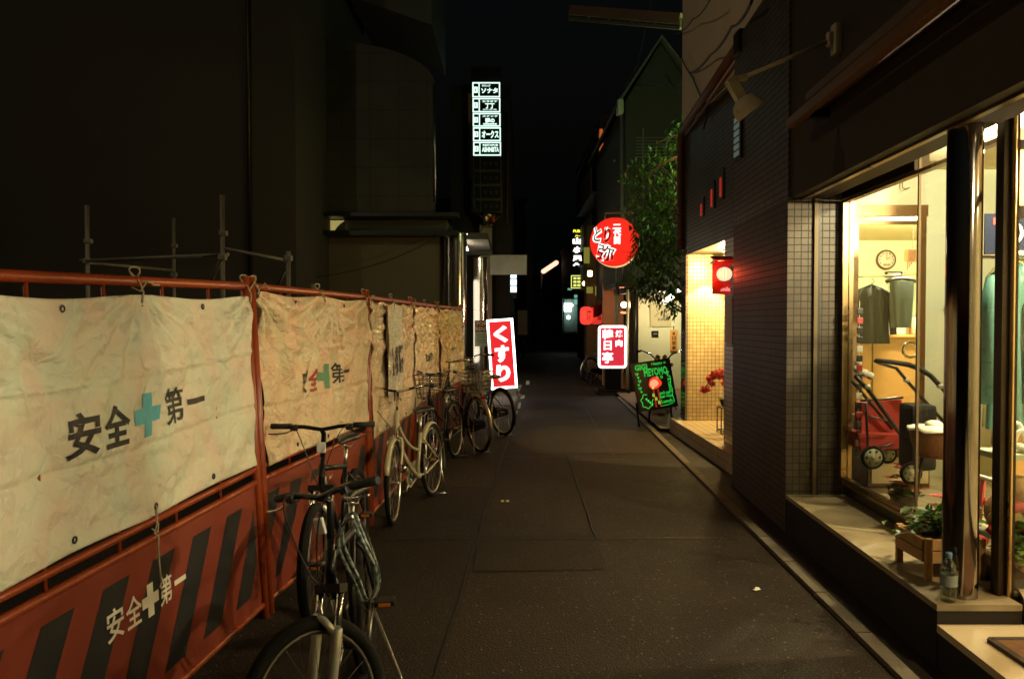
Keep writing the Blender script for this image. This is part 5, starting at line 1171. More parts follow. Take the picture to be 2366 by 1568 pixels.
for k, (x, y, Yl) in enumerate(((1362.5, 632, 22.5), (1385, 632, 23.4), (1350, 655, 26), (1363, 656, 25.5))):
    c = P(x, y, Yl); th = W('eave_lamp', ['upper square warm lamp at left of the eave pair below the drum sign', 'upper warm lamp nearest the dark post below the drum sign', 'small warm lamp beside the lit menu box', 'lower warm lamp above the awning'][k], 'lamp', c, 'warm lamps below the drum sign')
    m = MB(); m.box(c, (.13, .1, .16), bev=.03) if k < 1 else m.ball(c, .075); m.build('globe', em('eave_glow', (1, .62, .28), 9), th); m = MB(); m.box(c + V((0, .0, .11)), (.17, .15, .04), bev=.01); m.tube([c + V((0, 0, .12)), c + V((0, .12, .2)), c + V((0, .3, .2))], .01, 6); m.build('hood', black_m, th)
lf = W('lantern_shop', 'small dark bar with posts and yellow lit shutters behind the red lanterns', 'shop front', (2.6, 25.2, 0))
m = MB(); m.prism([(2.35, 25.0), (2.9, 25.0), (2.9, 25.9), (2.35, 25.9)], 0, 4.6); m.build('wall', pm('bar_wall', (.24, .17, .06), .7, var=.4, scale=4), lf)
for x in (1393, 1400): 
    m = MB(); c = P(x, 700, 22); m.tube([(c.x, 22, 0), (c.x, 22, 3.4)], .03, 8); m.build('post', dkbr, lf)
m = MB()
for (x, y, w, h) in ((1355, 590, .18, .5), (1362, 670, .2, .2), (1380, 672, .14, .3)): c = P(x, y, 24.97); m = MB(); m.box(c, (w, .02, h)); m.build('lit_shutter', em('shutter_lime', (.5, .45, .08), .35), lf)
# small lit shop front and its glow
sf = W('lit_shop_front', 'small white lit shop front far down the right kerb', 'shop front', P(1315, 760, 42)); q = lambda x, y: P(x, y, 42)
a, b = q(1300, 688), q(1338, 772); m = MB(); ring_frame(m, a.x, b.x, b.z, a.z, 42, .07, .1); m.build('frame', galv, sf)
m = MB(); m.box(((a.x + b.x) / 2, 42.4, (a.z + b.z) / 2), (b.x - a.x, .1, a.z - b.z)); m.build('back_wall', pm('shop_teal', (.12, .2, .17), .7), sf)
m = MB(); m.box(q(1310, 710), (.44, .1, .44), bev=.05); m.ball(q(1319, 705), .1); m.ball(q(1313, 733), .1); m.build('lamp', em('shopfront_glow', (.92, 1, .94), 8), sf)
for c_, d_ in ((q(1331, 692), (.22, .05, .5)), (q(1316, 668), (.22, .05, .1))): m = MB(); m.box(c_, d_); m.build('teal_panel', e_tealw, sf)
m = MB(); m.box(q(1318, 768), (.6, .4, .12)); m.build('planter', pm('planter_lime', (.45, .5, .2), .7), sf)
# street lamp
th = W('street_lamp', 'tall street lamp with a glowing slanted tube and a striped pole foot', 'street lamp', (P(1250, 742, 60).x, 60, 0)); px0 = P(1250, 742, 60).x
m = MB(); m.tube([(px0, 60, 0), (px0, 60, 5.1)], .075, 10); m.build('pole', galv, th)
a, b = P(1255, 627, 60), P(1285, 607, 60); m = MB(); m.tube([a, b], .17, 14); m.ball(a, .17); m.ball(b, .17); m.build('tube_lamp', em('street_tube', (1, .55, .36), 1.7), th)
m = MB(); m.tube([(px0, 60, 5.0), a + V((0, 0.1, .1)), b + V((0, .1, .2))], .05, 8); m.build('arm', galv, th)
m = MB()
for k in (-1, 1): m.tube([(px0 + k * .1 + .02, 59.88, .4), (px0 + k * .1 + .02, 59.88, 1.7)], .04, 6)
m.build('guard_stripe', pm('stripe_yellow', (.6, .35, .04), .5), th)
m = MB(); m.box((px0, 59.9, 3.2), (.4, .1, .08)); m.box((px0, 59.9, 3.9), (.2, .15, .2)); m.build('pole_band', dkbr, th)
# parked van
th = thing('parked_van', 'dim grey van parked at the far end of the street', 'van', (P(1274, 760, 96).x, 96, 0), 0)
m = MB(); m.box((0, 2, 1.15), (1.75, 4.2, 1.6), bev=.2); m.build('body', pm('van_grey', (.16, .15, .13), .35), th)
m = MB(); m.box((0, -.11, 1.55), (1.4, .03, .5), bev=.01); m.build('windscreen', pm('van_glass', (.02, .025, .025), .08), th)
m = MB(); m.box((0, -.12, .95), (1.5, .04, .10)); m.box((0, -.12, .55), (1.6, .06, .16)); m.build('bumper', steel, th)
for x in (-.65, .65):
    m = MB(); m.lathe((x, -.1, .9), [(0, -.05), (.12, -.03), (.12, .02)], 14, 'y'); m.build('headlight', chrome, th)
    for y in (.8, 3.3):
        m = MB(); m.torus((x * 1.25, y, .33), .23, .1, 'x', 20, 8); m.lathe((x * 1.25, y, .33), [(0, -.05), (.2, -.05), (.2, .05), (0, .05)], 14, 'x'); m.build('wheel', rubber, th)

# ------------------------------------------------------------------ overhead
th = W('sign_gantry', 'long thin steel gantry jutting over the street from the plaster wall', 'sign frame', P(1570, 50, 14)); 
a0, a1, b0, b1 = P(1318, 24, 14.5), P(1572, 44, 12.2), P(1314, 44, 14.5), P(1572, 66, 12.2)
m = MB(); m.bar(a0, a1, .06, .16); m.build('top_beam', pm('gantry_brown', (.20, .14, .08), .7), th); m = MB(); m.bar(b0, b1, .04, .05); m.build('lower_beam', galv, th)
for k in range(6): t = k / 5; m = MB(); m.bar(a0 * (1 - t) + a1 * t, b0 * (1 - t) + b1 * t, .03, .03, (1, 0, 0)); m.build('strut', galv, th)
def cable(pts, r, lb, n=14):
    pts = [V(p) for p in pts]; out = []
    for i in range(len(pts) - 1):
        sag = (pts[i + 1] - pts[i]).length * .03
        for k in range(n + (i == len(pts) - 2)): t = k / n; out.append(pts[i] * (1 - t) + pts[i + 1] * t - V((0, 0, 4 * sag * t * (1 - t))))
    m = MB(); m.tube(out, r, 6); o = m.build('overhead_cable', black_p, None, out[0]); tag(o, lb, 'cable', 'overhead cables')
cable([P(1737, 2, 6.5), P(1690, 62, 8.2), P(1640, 128, 9.6), P(1590, 170, 11.2), P(1545, 190, 14.5), P(1470, 195, 17.2)], .013, 'thick black cable sagging across the plaster wall')
cable([P(1640, 0, 9.0), P(1600, 45, 10.4), P(1574, 72, 11.3), P(1560, 78, 12)], .008, 'short upper cable at the top corner of the plaster wall')
cable([P(1574, 135, 11.3), P(1600, 180, 10.7), P(1628, 240, 10.1), P(1636, 252, 9.9), P(1625, 300, 10.0)], .009, 'black cable dropping down the plaster wall to the gutter')
cable([P(1506, -5, 15), P(1490, 70, 15.5), P(1472, 150, 16.5), P(1440, 205, 17.3)], .008, 'thin pale cable falling toward the gable house')
cable([P(1470, 196, 17.2), P(1540, 170, 15), P(1578, 210, 11.45)], .008, 'cable loop in front of the gable')
cable([P(730, 640, 16.5), P(900, 600, 17), P(1040, 530, 17.4)], .010, 'thin wire crossing the dark wall of the overhanging building')
cable([P(1085, 445, 23.4), P(1120, 510, 20), P(1105, 540, 18.5)], .012, 'loose wire beside the sign tower bowl')
# flood lamp on an arm
wl = P(1925, 92, 5.0); wl = V((XA(5.0) + .02, 5.0, wl.z)); e = V((1.395, 4.95, P(1690, 190, 5).z))
th = W('flood_lamp', 'unlit pale flood lamp on a long arm above the shop awning', 'flood lamp', wl)
ivory = pm('ivory_paint', (.52, .45, .28), .45, var=.2)
m = MB(); m.box(wl + V((-.025, 0, 0)), (.05, .08, .19), bev=.012); m.box(wl + V((-.06, 0, 0)), (.05, .05, .09), bev=.012); m.build('wall_bracket', ivory, th)
m = MB(); m.tube([wl + V((-.05, 0, 0)), e], .0125, 10); m.build('arm', ivory, th)
m = MB(); m.tube([e + V((.05, 0, .017)), e, e + V((-.03, 0, -.01))], .023, 10); m.ball(e + V((-.03, -.0, -.02)), .036); m.bar(e + V((-.05, 0, .0)), e + V((.02, 0, -.12)), .062, .062, (0, 1, 0)); m.build('ballast_box', ivory, th)
T = Matrix.Translation(e + V((.015, -.0, -.115))) @ Matrix.Rotation(R(-38), 4, 'Y') @ Matrix.Scale(.78, 4); hd = MB(); hd.T = T
hd.lathe((0, 0, 0), [(0, .0), (.05, -.004), (.085, -.022), (.108, -.055), (.118, -.095), (.121, -.135), (.125, -.138), (.112, -.130), (.08, -.05), (0, -.02)], 32); hh_ = hd.build('lamp_head', ivory, th)
m = MB(); m.T = T; m.lathe((0, 0, 0), [(0, -.128), (.110, -.130)], 28); m.build('lens', pm('lens_dark', (.10, .10, .09), .1), hh_)
m = MB(); m.T = T; m.box((-.088, -.035, -.085), (.03, .035, .035)); m.build('latch', dkbr, hh_)
# rolled-up awning
aw = W('rolled_awning', 'rolled up dark red awning with two bars along the shop fascia', 'awning', (XA(5), 5, 2.95))
A = V((XA(5.45) - .05, 5.45, 3.02)); B = V((XA(-2) - .05, -2, 3.02)); 
m = MB(); m.tube([A, B], .058, 14); m.build('roll', pm('awning_brown', (.10, .035, .025), .8, var=.3), aw)
m = MB(); A2 = A + V((-.09, .05, -.07)); B2 = B + V((-.09, 0, -.07)); m.bar(A2, B2, .05, .06); m.tube([A2 + V((0, .03, 0)), A2 + V((.06, -.1, 0)), A + V((.05, -.2, .0))], .018, 8); m.build('front_bar', pm('awning_bar', (.28, .14, .06), .4, .5), aw)
m = MB(); m.bar(A + V((.05, 0, .10)), B + V((.05, 0, .10)), .10, .05); m.build('cassette_top', pm('awning_top', (.14, .10, .06), .5), aw)
for y in (5.2, 3.2, 1.2):
    m = MB(); m.bar((XA(y) - .09, y, 2.96), (XA(y) + .03, y, 2.96), .05, .08); m.build('bracket', black_m, aw)
# ------------------------------------------------------------------ things in and before the shop window
FZ = .302
def plant(th, c, n, r, mats, seed, flower=None, h=.2, lw=.03):
    rng = random.Random(seed); m = MB()
    for k in range(n):
        p = V(c) + V((rng.gauss(0, r * .45), rng.gauss(0, r * .45), rng.uniform(0, h))); d = V((rng.gauss(0, 1), rng.gauss(0, 1), rng.uniform(-.1, .9)))
        m.m = rng.randrange(len(mats)); leaf(m, p, d, rng.uniform(.05, .10), lw, V((rng.gauss(0, .4), rng.gauss(0, .4), 1)))
    m.build('foliage', mats, th)
    m = MB()
    for k in range(7): a = k * .9; m.tube(bez(V(c) + V((0, 0, -.03)), V(c) + V((.02 * cos(a), .02 * sin(a), h * .6)), V(c) + V((r * .6 * cos(a), r * .6 * sin(a), h * .9)), 5), .004, 5)
    m.build('stem', leafg, th)
# wooden planter on the ledge
th = W('wooden_planter', 'wooden planter box on legs with dark leafy plant on the shop ledge', 'planter', (2.22, 4.2, .2915)); z0 = .2915
m = MB(); x0, x1, ya, yb = 2.095, 2.39, 4.02, 4.30
for k in range(2):
    z = z0 + .085 + k * .062
    m.box(((x0 + x1) / 2, ya, z + .028), (x1 - x0, .016, .056), bev=.003); m.box(((x0 + x1) / 2, yb, z + .028), (x1 - x0, .016, .056), bev=.003)
    m.box((x0, (ya + yb) / 2, z + .028), (.016, yb - ya - .018, .056), bev=.003); m.box((x1, (ya + yb) / 2, z + .028), (.016, yb - ya - .018, .056), bev=.003)
m.box(((x0 + x1) / 2, (ya + yb) / 2, z0 + .09), (x1 - x0 - .02, yb - ya - .02, .012)); m.build('box', woodp, th)
for x in (x0 + .0, x1 - .0):
    for y in (ya, yb): m = MB(); m.box((x + (.014 if x == x0 else -.014), y + (-.012 if y == ya else .012), z0 + .105), (.034, .026, .21), bev=.003); m.build('leg', woodp, th)
m = MB(); m.box(((x0 + x1) / 2, (ya + yb) / 2, z0 + .175), (x1 - x0 - .025, yb - ya - .025, .02)); m.build('soil', soil, th)
plant(th, (2.25, 4.16, z0 + .18), 150, .17, [leafd, leafd, leafg], 4, h=.13, lw=.036)
# water bottle
th = W('water_bottle', 'clear plastic water bottle with blue cap standing on the shop ledge corner', 'bottle', (2.045, 3.70, .2915)); c = (2.045, 3.705, .2915)
m = MB(); m.lathe(c, [(0, .004), (.030, .0), (.036, .006), (.037, .02), (.0345, .028), (.037, .036), (.037, .06), (.0355, .066), (.037, .072), (.037, .13), (.0365, .15), (.030, .172), (.018, .192), (.0125, .20), (.0125, .208)], 28); m.build('body', clear, th)
m = MB(); m.lathe(c, [(0, .006), (.034, .006), (.0345, .15), (.028, .155), (0, .155)], 24); m.build('water', glass('water', (.93, .96, .93), .03, 1.2), th)
m = MB(); m.lathe(c, [(.0376, .075), (.0376, .128)], 28); m.build('bottle_label', pm('label_pale', (.20, .22, .20), .4, var=.5, scale=40), th)
m = MB(); m.lathe(c, [(0, .228), (.0135, .228), (.0145, .224), (.0145, .205), (.0125, .203)], 20); m.build('cap', pm('cap_blue', (.10, .20, .34), .4), th)
# doormat
th = W('doormat', 'brown coir doormat lying on the lit entrance slab', 'doormat', (2.5, 2.8, .2)); m = MB(); m.box((2.52, 2.80, .208), (.86, 1.30, .016), bev=.006); m.build('pile', matm, th)
m = MB(); ring = [(2.09, 2.15), (2.95, 2.15), (2.95, 3.45), (2.09, 3.45)]
for k in range(4): p, q = ring[k], ring[(k + 1) % 4]; m.bar((p[0], p[1], .208), (q[0], q[1], .208), .03, .02)
m.build('rim', pm('mat_rim', (.05, .03, .02), .8), th)
# push chair in the window
th = W('push_chair', 'black push chair with a red seat and long curved handle inside the shop window', 'push chair', (2.85, 5.8, FZ)); q = P
def qq(*pts): return [q(*p) for p in pts]
foam = pm('handle_foam', (.025, .022, .02), .85, bump=.3, bscale=150)
m = MB(); m.tube(qq((2022, 832, 5.42), (2060, 836, 5.4), (2098, 842, 5.38), (2125, 852, 5.36), (2150, 868, 5.34), (2172, 892, 5.32)), [.014, .017, .018, .018, .017, .016], 14); m.build('handle', foam, th)
m = MB(); m.tube(qq((2022, 834, 5.42), (2035, 840, 5.75), (2070, 850, 5.86), (2095, 880, 5.88), (2140, 930, 5.9), (2190, 985, 5.9)), .012, 10)
m.tube(qq((2172, 892, 5.32), (2190, 915, 5.3), (2215, 960, 5.3)), .012, 10)
m.tube(qq((1975, 868, 5.6), (2005, 900, 5.62), (2060, 975, 5.7), (2110, 1045, 5.75)), .015, 10); m.tube(qq((1968, 880, 5.85), (2000, 918, 5.9), (2060, 990, 5.95)), .012, 10)
m.tube(qq((1988, 925, 5.75), (2040, 922, 5.8), (2085, 918, 5.82)), .009, 8); m.tube(qq((2000, 930, 5.7), (2003, 1000, 5.75), (2005, 1040, 5.8)), .010, 8)
m.tube(qq((2030, 1035, 5.75), (2080, 1018, 5.9), (2110, 1000, 5.95)), .010, 8); m.tube(qq((2003, 960, 5.72), (2060, 975, 5.78)), .006, 6)
m.build('frame', black_p, th)
m = MB()
for p in (q(2172, 892, 5.32), q(2094, 878, 5.88), q(2003, 893, 5.61)): m.ball(p, .024, 12, 8, (1, 1, .8))
m.build('hinge_cap', pm('joint_grey', (.55, .55, .46), .4), th)
m = MB(); a = qq((1990, 930, 5.95), (2082, 922, 6.0), (2098, 1005, 6.0), (2050, 1025, 5.98), (1990, 1018, 5.95)); m.slab(a, (0, 1, 0), .12); m.slab(qq((1982, 1000, 5.8), (2100, 1005, 5.85), (2090, 1035, 5.85), (1990, 1040, 5.8)), (0, 1, .0), .25); m.build('seat', cloth_r, th)
m = MB(); a = qq((1998, 1018, 5.9), (2090, 1000, 5.95), (2090, 1040, 5.95), (1998, 1040, 5.9)); m.slab(a, (0, 1, 0), .2); m.build('basket', pm('mesh_black', (.02, .02, .018), .9), th)
for x, y, d, r in ((2016, 1056, 5.62, .085), (2050, 1048, 6.1, .075), (2104, 1092, 5.2, .075)):
    c = q(x, y, d); c.z = max(c.z, FZ + r + .002); w = MB(); w.torus(c, r - .012, .012, 'y', 26, 8)
    w_ = w.build('wheel', rubber, th); w = MB(); w.lathe(c, [(0, -.012), (r * .22, -.014), (r * .22, .014), (0, .012)], 12, 'y')
    w.lathe(c, [(0, -.006), (r * .80, -.008), (r * .80, .008), (0, .006)], 24, 'y'); w.m = 1
    for k in range(6): an = k * pi / 3; w.ball(c + V((r * .55 * cos(an), -.006, r * .55 * sin(an))), r * .15, 8, 6, (1, .2, 1))
    w.torus(c, r * .2, .006, 'y', 14, 6); w.build('hub', [pm('hub_grey', (.34, .34, .22), .5), black_p], w_)
m = MB(); m.box(q(2112, 990, 5.35) + V((.02, .0, -.05)), (.17, .2, .44), bev=.03); m.build('carry_bag', pm('bag_black', (.014, .014, .014), .85, bump=.3), th)
# shelf chest behind, with folded cloth
th = W('low_chest', 'low dark wooden chest carrying folded pink and white clothes behind the push chair', 'chest', (3.0, 6.3, FZ))
m = MB(); m.box((3.02, 6.34, .83), (.52, .40, .03), bev=.005); m.box((3.02, 6.36, .56), (.48, .34, .50), bev=.005); m.build('body', pm('chest_wood', (.12, .05, .025), .4), th)
for k in range(2): m = MB(); m.box((3.02, 6.18, .44 + k * .24), (.44, .015, .2)); m.ball((3.02, 6.165, .44 + k * .24), .013, 8, 6); m.build('drawer', pm('drawer_red', (.22, .032, .025), .45) if k else pm('drawer_tan', (.60, .48, .24), .5), th)
for k, (x, z, s, mt, lb, nm) in enumerate(((2.93, .885, (1.5, 1.2, .55), cloth_p, 'pink folded cloth on the chest in the shop window', 'folded_cloth'), (3.08, .89, (1.4, 1.1, .6), cloth_w, 'white folded cloth on the chest in the shop window', 'folded_cloth'))):
    m = MB(); m.ball((x, 6.32, z), .075, 16, 10, s)
    for i in range(len(m.v)): p = m.v[i]; m.v[i] = p + V((0, 0, .018 * noise.noise(p * 16)))
    o = m.build(nm, mt, None, (x, 6.32, z)); tag(o, lb, 'cloth', 'folded clothes on the chest')
m = MB(); c = q(1982, 853, 5.95); m.ball(c, .035, 12, 8); m.ball(c + V((.06, .02, -.03)), .03, 12, 8); m.ball(c + V((.0, .0, .05)), .025, 10, 7); m.ball(c + V((.10, .02, -.05)), .03, 10, 7)
tag(m.build('stuffed_toy', [cloth_w], None, c), 'small pale stuffed toy clipped to the push chair front', 'toy')
# wicker basket on its stand
th = W('wicker_basket', 'round wicker basket lined with white cloth on a stand in the window', 'basket', (2.68, 4.9, FZ)); c = (2.66, 4.93, 0)
m = MB(); m.lathe(c, [(0, .76), (.12, .76), (.15, .80), (.17, .86), (.18, .92), (.18, .935), (.165, .935), (.15, .82), (0, .79)], 32)
for k in range(12): m.torus((c[0], c[1], .772 + k * .0135), .128 + .05 * (k / 12) ** .7, .0075, 'z', 30, 6)
m.build('weave', wicker, th)
m = MB(); m.lathe(c, [(0, .91), (.10, .945), (.155, .945), (.188, .942), (.19, .925)], 30)
for i in range(len(m.v)): p = m.v[i]; m.v[i] = p + V((0, 0, .022 * noise.noise(p * 11)))
m.ball((c[0] - .06, c[1] - .03, .965), .045, 12, 8, (1.2, 1, .6)); m.build('lining', cloth_w, th)
for k in range(3): a = k * 2.1 + .4; m = MB(); m.tube([(c[0] + .1 * cos(a), c[1] + .1 * sin(a), .77), (c[0] + .15 * cos(a), c[1] + .15 * sin(a), FZ)], .009, 8); m.build('leg', dkbr, th)
# potted flowers
def flowers(label, c, r, n, seed, mats, pot):
    rng = random.Random(seed); th = W('flower_pot', label, 'flower pot', (c[0], c[1], FZ), 'potted flowers in the shop window'); c = V((c[0], c[1], FZ))
    m = MB(); m.lathe(c, [(0, .002), (.055, .002), (.08, .13), (.088, .13), (.088, .15), (.07, .15), (.065, .12), (0, .12)], 24); m.build('pot', pot, th)
    m = MB()
    for k in range(n):
        p = c + V((rng.gauss(0, r * .5), rng.gauss(0, r * .5), .18 + rng.random() * .14))
        for j in range(6): a = j * pi / 3 + rng.random(); m.m = rng.randrange(2); leaf(m, p, V((cos(a), sin(a), .35)), .05, .04, V((0, 0, 1)))
    m.build('blossom', mats, th); plant(th, c + V((0, 0, .12)), 60, r, [leafd, leafg], seed, h=.08)
flowers('bright pink flowers in a dark pot low in the window', (2.62, 5.32), .10, 14, 2, [petal_p, petal_r], dkbr)
flowers('red flowers in a dark pot under the wicker basket', (2.60, 4.62), .12, 20, 5, [petal_r, petal_p], dkbr)
# white hoop rack
th = W('hoop_rack', 'white curved hoop rack standing low by the window glass', 'rack', (2.52, 4.66, FZ))
for k in range(3):
    x = 2.49 + k * .045; m = MB(); m.tube([(x, 4.50 + .0, FZ + .0), (x, 4.49, FZ + .12)] + [(x, 4.56 - .07 * cos(a), FZ + .15 + .07 * sin(a)) for a in [pi * j / 8 for j in range(9)]] + [(x, 4.63, FZ + .10), (x, 4.70, FZ + .06), (x, 4.71, FZ)], .011, 10); m.build('hoop', whitep, th)
m = MB(); m.tube([(2.49, 4.50, FZ + .02), (2.58, 4.50, FZ + .02)], .008, 8); m.tube([(2.49, 4.70, FZ + .03), (2.58, 4.70, FZ + .03)], .008, 8); m.build('crossbar', whitep, th)
# toy tricycle
th = W('toy_tricycle', 'white and red toy tricycle beside the return glass of the window', 'tricycle', (2.75, 4.3, FZ))
for x, y, r in ((2.60, 4.42, .085), (2.9, 4.15, .07), (2.9, 4.6, .07)):
    m = MB(); m.torus((x, y, FZ + r), r - .018, .018, 'y', 22, 8); w_ = m.build('wheel', whitep, th); m = MB(); m.lathe((x, y, FZ + r), [(0, -.02), (r * .7, -.012), (r * .7, .012), (0, .02)], 16, 'y'); m.build('disc', cloth_r, w_)
m = MB(); m.tube([(2.6, 4.42, FZ + .1), (2.62, 4.41, FZ + .42)], .014, 8); m.tube([(2.62, 4.41, FZ + .3), (2.9, 4.38, FZ + .16)], .02, 8); m.tube([(2.9, 4.15, FZ + .07), (2.9, 4.6, FZ + .07)], .012, 8); m.build('frame', redp, th)
m = MB(); m.tube([(2.6, 4.26, FZ + .44), (2.62, 4.41, FZ + .43), (2.6, 4.56, FZ + .44)], .014, 8); m.build('handlebar', whitep, th)
m = MB(); m.box((2.85, 4.38, FZ + .24), (.2, .16, .04), bev=.018); m.build('seat', whitep, th)
# slatted stand with toys seen past the corner post
th = W('display_stand', 'pale green trestle display stand just past the corner post', 'display stand', (2.72, 4.2, FZ)); gs = pm('stand_green', (.46, .50, .33), .5)
m = MB()
m.box((2.83, 4.02, .93), (.86, .22, .03), bev=.004); m.build('shelf', gs, th)
m = MB(); m.box((2.83, 4.02, .52), (.86, .2, .025), bev=.004); m.build('shelf', gs, th)
for s in (2.42, 3.2):
    m = MB(); m.bar((s, 3.95, FZ), (s + .10, 4.02, .92), .03, .045); m.bar((s + .16, 4.08, FZ), (s + .06, 4.02, .92), .03, .045); m.build('leg', gs, th)
th = W('baby_shoe', 'pair of white toy sandals on the green display stand', 'sandals', (2.5, 3.98, .946)); 
for k in (0, 1):
    m = MB(); m.ball((2.46 + k * .09, 3.97, .97), .05, 14, 8, (.7, 1.4, .4)); m.tube(arc((2.46 + k * .09, 3.97, .975), .05, 0, pi, 10, (.8, 0, 0), (0, 0, 1.6)), .012, 8); m.tube(arc((2.46 + k * .09, 4.0, .98), .045, 0, pi, 10, (.8, 0, 0), (0, .3, 2.4)), .010, 8); m.build('sandal', whitep if k == 0 else cloth_w, th)
m = MB(); m.ball((2.50, 4.03, .63), .09, 16, 10, (1, 1, 1.1)); m.ball((2.56, 4.0, .76), .065, 14, 9); m.ball((2.44, 3.98, .60), .05, 12, 8)
tag(m.build('plush_bear', pm('plush_tan', (.45, .25, .09), .9, bump=.5), None, (2.5, 4.03, .535)), 'tan plush bear sitting on the lower shelf of the green stand', 'toy')
m = MB(); m.tube(bez((2.40, 3.96, .545), (2.5, 3.93, .80), (2.66, 3.98, .56), 10), .028, 10); m.tube(bez((2.38, 3.95, .55), (2.45, 3.96, .62), (2.6, 3.95, .55), 8), .022, 10)
tag(m.build('red_scarf', cloth_r, None, (2.5, 3.96, .536)), 'red knitted scarf draped on the lower shelf of the green stand', 'scarf')
# plant and watering can on the floor behind the post
th = W('green_pot_plant', 'bright green leafy plant in a basket pot behind the corner post', 'plant', (2.56, 4.05, FZ))
m = MB(); m.lathe((2.54, 3.99, FZ), [(0, .001), (.06, .001), (.085, .12), (.075, .12), (0, .10)], 20); m.build('pot', wicker, th)
plant(th, (2.52, 3.97, FZ + .10), 160, .11, [leafmat('leaf_lime', (.16, .27, .03)), leafg], 9, h=.2, lw=.035)
th = W('watering_can', 'small teal watering can on the floor by the entrance glass', 'watering can', (2.44, 3.93, FZ))
m = MB(); m.lathe((2.445, 3.945, FZ), [(0, .001), (.035, .001), (.033, .08), (.022, .09), (.022, .095)], 20); m.build('can', teal_pl, th)
m = MB(); m.torus((2.485, 3.945, FZ + .05), .024, .006, 'y', 18, 7); m.build('handle', teal_pl, th); m = MB(); m.tube([(2.415, 3.945, FZ + .03), (2.385, 3.945, FZ + .09)], .007, 8); m.build('spout', teal_pl, th)
# garments in plastic on a rail
th = W('clothes_rail', 'steel clothes rail across the shop behind the entrance glass', 'clothes rail', (3.2, 4.95, FZ))
m = MB(); m.tube([(2.70, 4.95, 2.0), (4.2, 4.95, 2.0)], .014, 10); m.build('rail', chrome, th)
for x in (2.74, 4.18): m = MB(); m.tube([(x, 4.95, FZ), (x, 4.95, 2.0)], .013, 8); m.tube([(x, 4.7, FZ + .02), (x, 5.2, FZ + .02)], .013, 8); m.build('stand', chrome, th)
def garment(x, y, zt, w, h, mt, label, nm='hanging_garment', wrap=True, group=None, sleeves=True, tilt=0):
    th = thing(nm, label, 'garment', (x, y, zt), tilt, group)
    m = MB(); m.tube([(.0, 0, .0)] + [(.028 * cos(a), 0, .028 + .028 * sin(a)) for a in [-pi / 2 + .25 * k for k in range(14)]], .0045, 6); m.tube([(-w * .46, 0, -.10), (0, 0, -.01), (w * .46, 0, -.10)], .010, 8); m.build('hanger', black_p, th)
    m = MB(); k = 30; prof = [(-.02, .09, .035), (-.06, .34, .05), (-.11, .48, .06), (-.2, .5, .065), (-.5 * h, .47, .06), (-.8 * h, .5, .06), (-h, .53, .055)]
    vs = []
    for z, a, b in prof:
        for j in range(k):
            t = 2 * pi * j / k; vs.append((a * w * cos(t), b * sin(t) * (1 + .35 * sin(9 * t + z * 3)), z))
    fs = [(i * k + j, i * k + (j + 1) % k, (i + 1) * k + (j + 1) % k, (i + 1) * k + j) for i in range(len(prof) - 1) for j in range(k)] + [tuple(range(k))]
    m.add(vs, fs, True)
    if sleeves:
        for s in (-1, 1): m.tube([(s * w * .42, 0, -.11), (s * w * .56, -.01, -.3), (s * w * .60, -.02, -h * .85)], [.05, .06, .05], 12, sq=.7)
    m.build('cloth', mt, th)
    if wrap:
        m = MB(); vs = []
        for z, a, b in prof:
            for j in range(k): t = 2 * pi * j / k; vs.append((a * w * 1.10 * cos(t), (b + .02) * sin(t) * (1 + .2 * sin(7 * t + z * 5)), z + .01))
        m.add(vs, fs[:-1], True); m.build('plastic_cover', clear, th)
    return th
for k in range(4): garment(3.11 + k * .26, 4.95 + .01 * k, 1.985, .34, 1.05, cloth_g if k % 2 == 0 else pm('garment_slate', (.04, .09, .10), .75), 'teal garment in a clear plastic cover, ' + ('end one by the window', 'second along the rail', 'third along the rail', 'innermost on the rail')[k], group='bagged garments on the shop rail', tilt=R(12))
# poster and orange wall behind
th = W('navy_poster', 'navy poster with a white ring emblem on the orange back screen', 'poster', (3.25, 5.35, 2.25))
m = MB(); m.box((3.35, 5.36, 2.17), (.36, .012, .30)); m.build('sheet', navy, th)
m = MB(); m.torus((3.345, 5.35, 2.19), .07, .011, 'y', 26, 6, .2); m.lathe((3.345, 5.352, 2.19), [(0, -.002), (.028, -.002)], 16, 'y'); m.ball((3.30, 5.35, 2.26), .028, 12, 7, (1, .1, 1)); m.box((3.36, 5.352, 2.06), (.14, .004, .025)); m.build('emblem', cardw, th)
m = MB(); m.box((3.24, 5.352, 2.27), (.035, .004, .045)); m.build('crest', cloth_r, th)
th = W('orange_screen', 'orange painted screen wall behind the rail of bagged garments', 'screen', (3.9, 5.42, FZ)); m = MB(); m.box((4.14, 5.42, 1.55), (1.55, .06, 2.5)); m.build('panel', pm('screen_orange', (.60, .33, .09), .8), th)
m = MB(); m.box((4.14, 5.40, .34), (1.57, .03, .08)); m.build('skirting', dkbr, th)
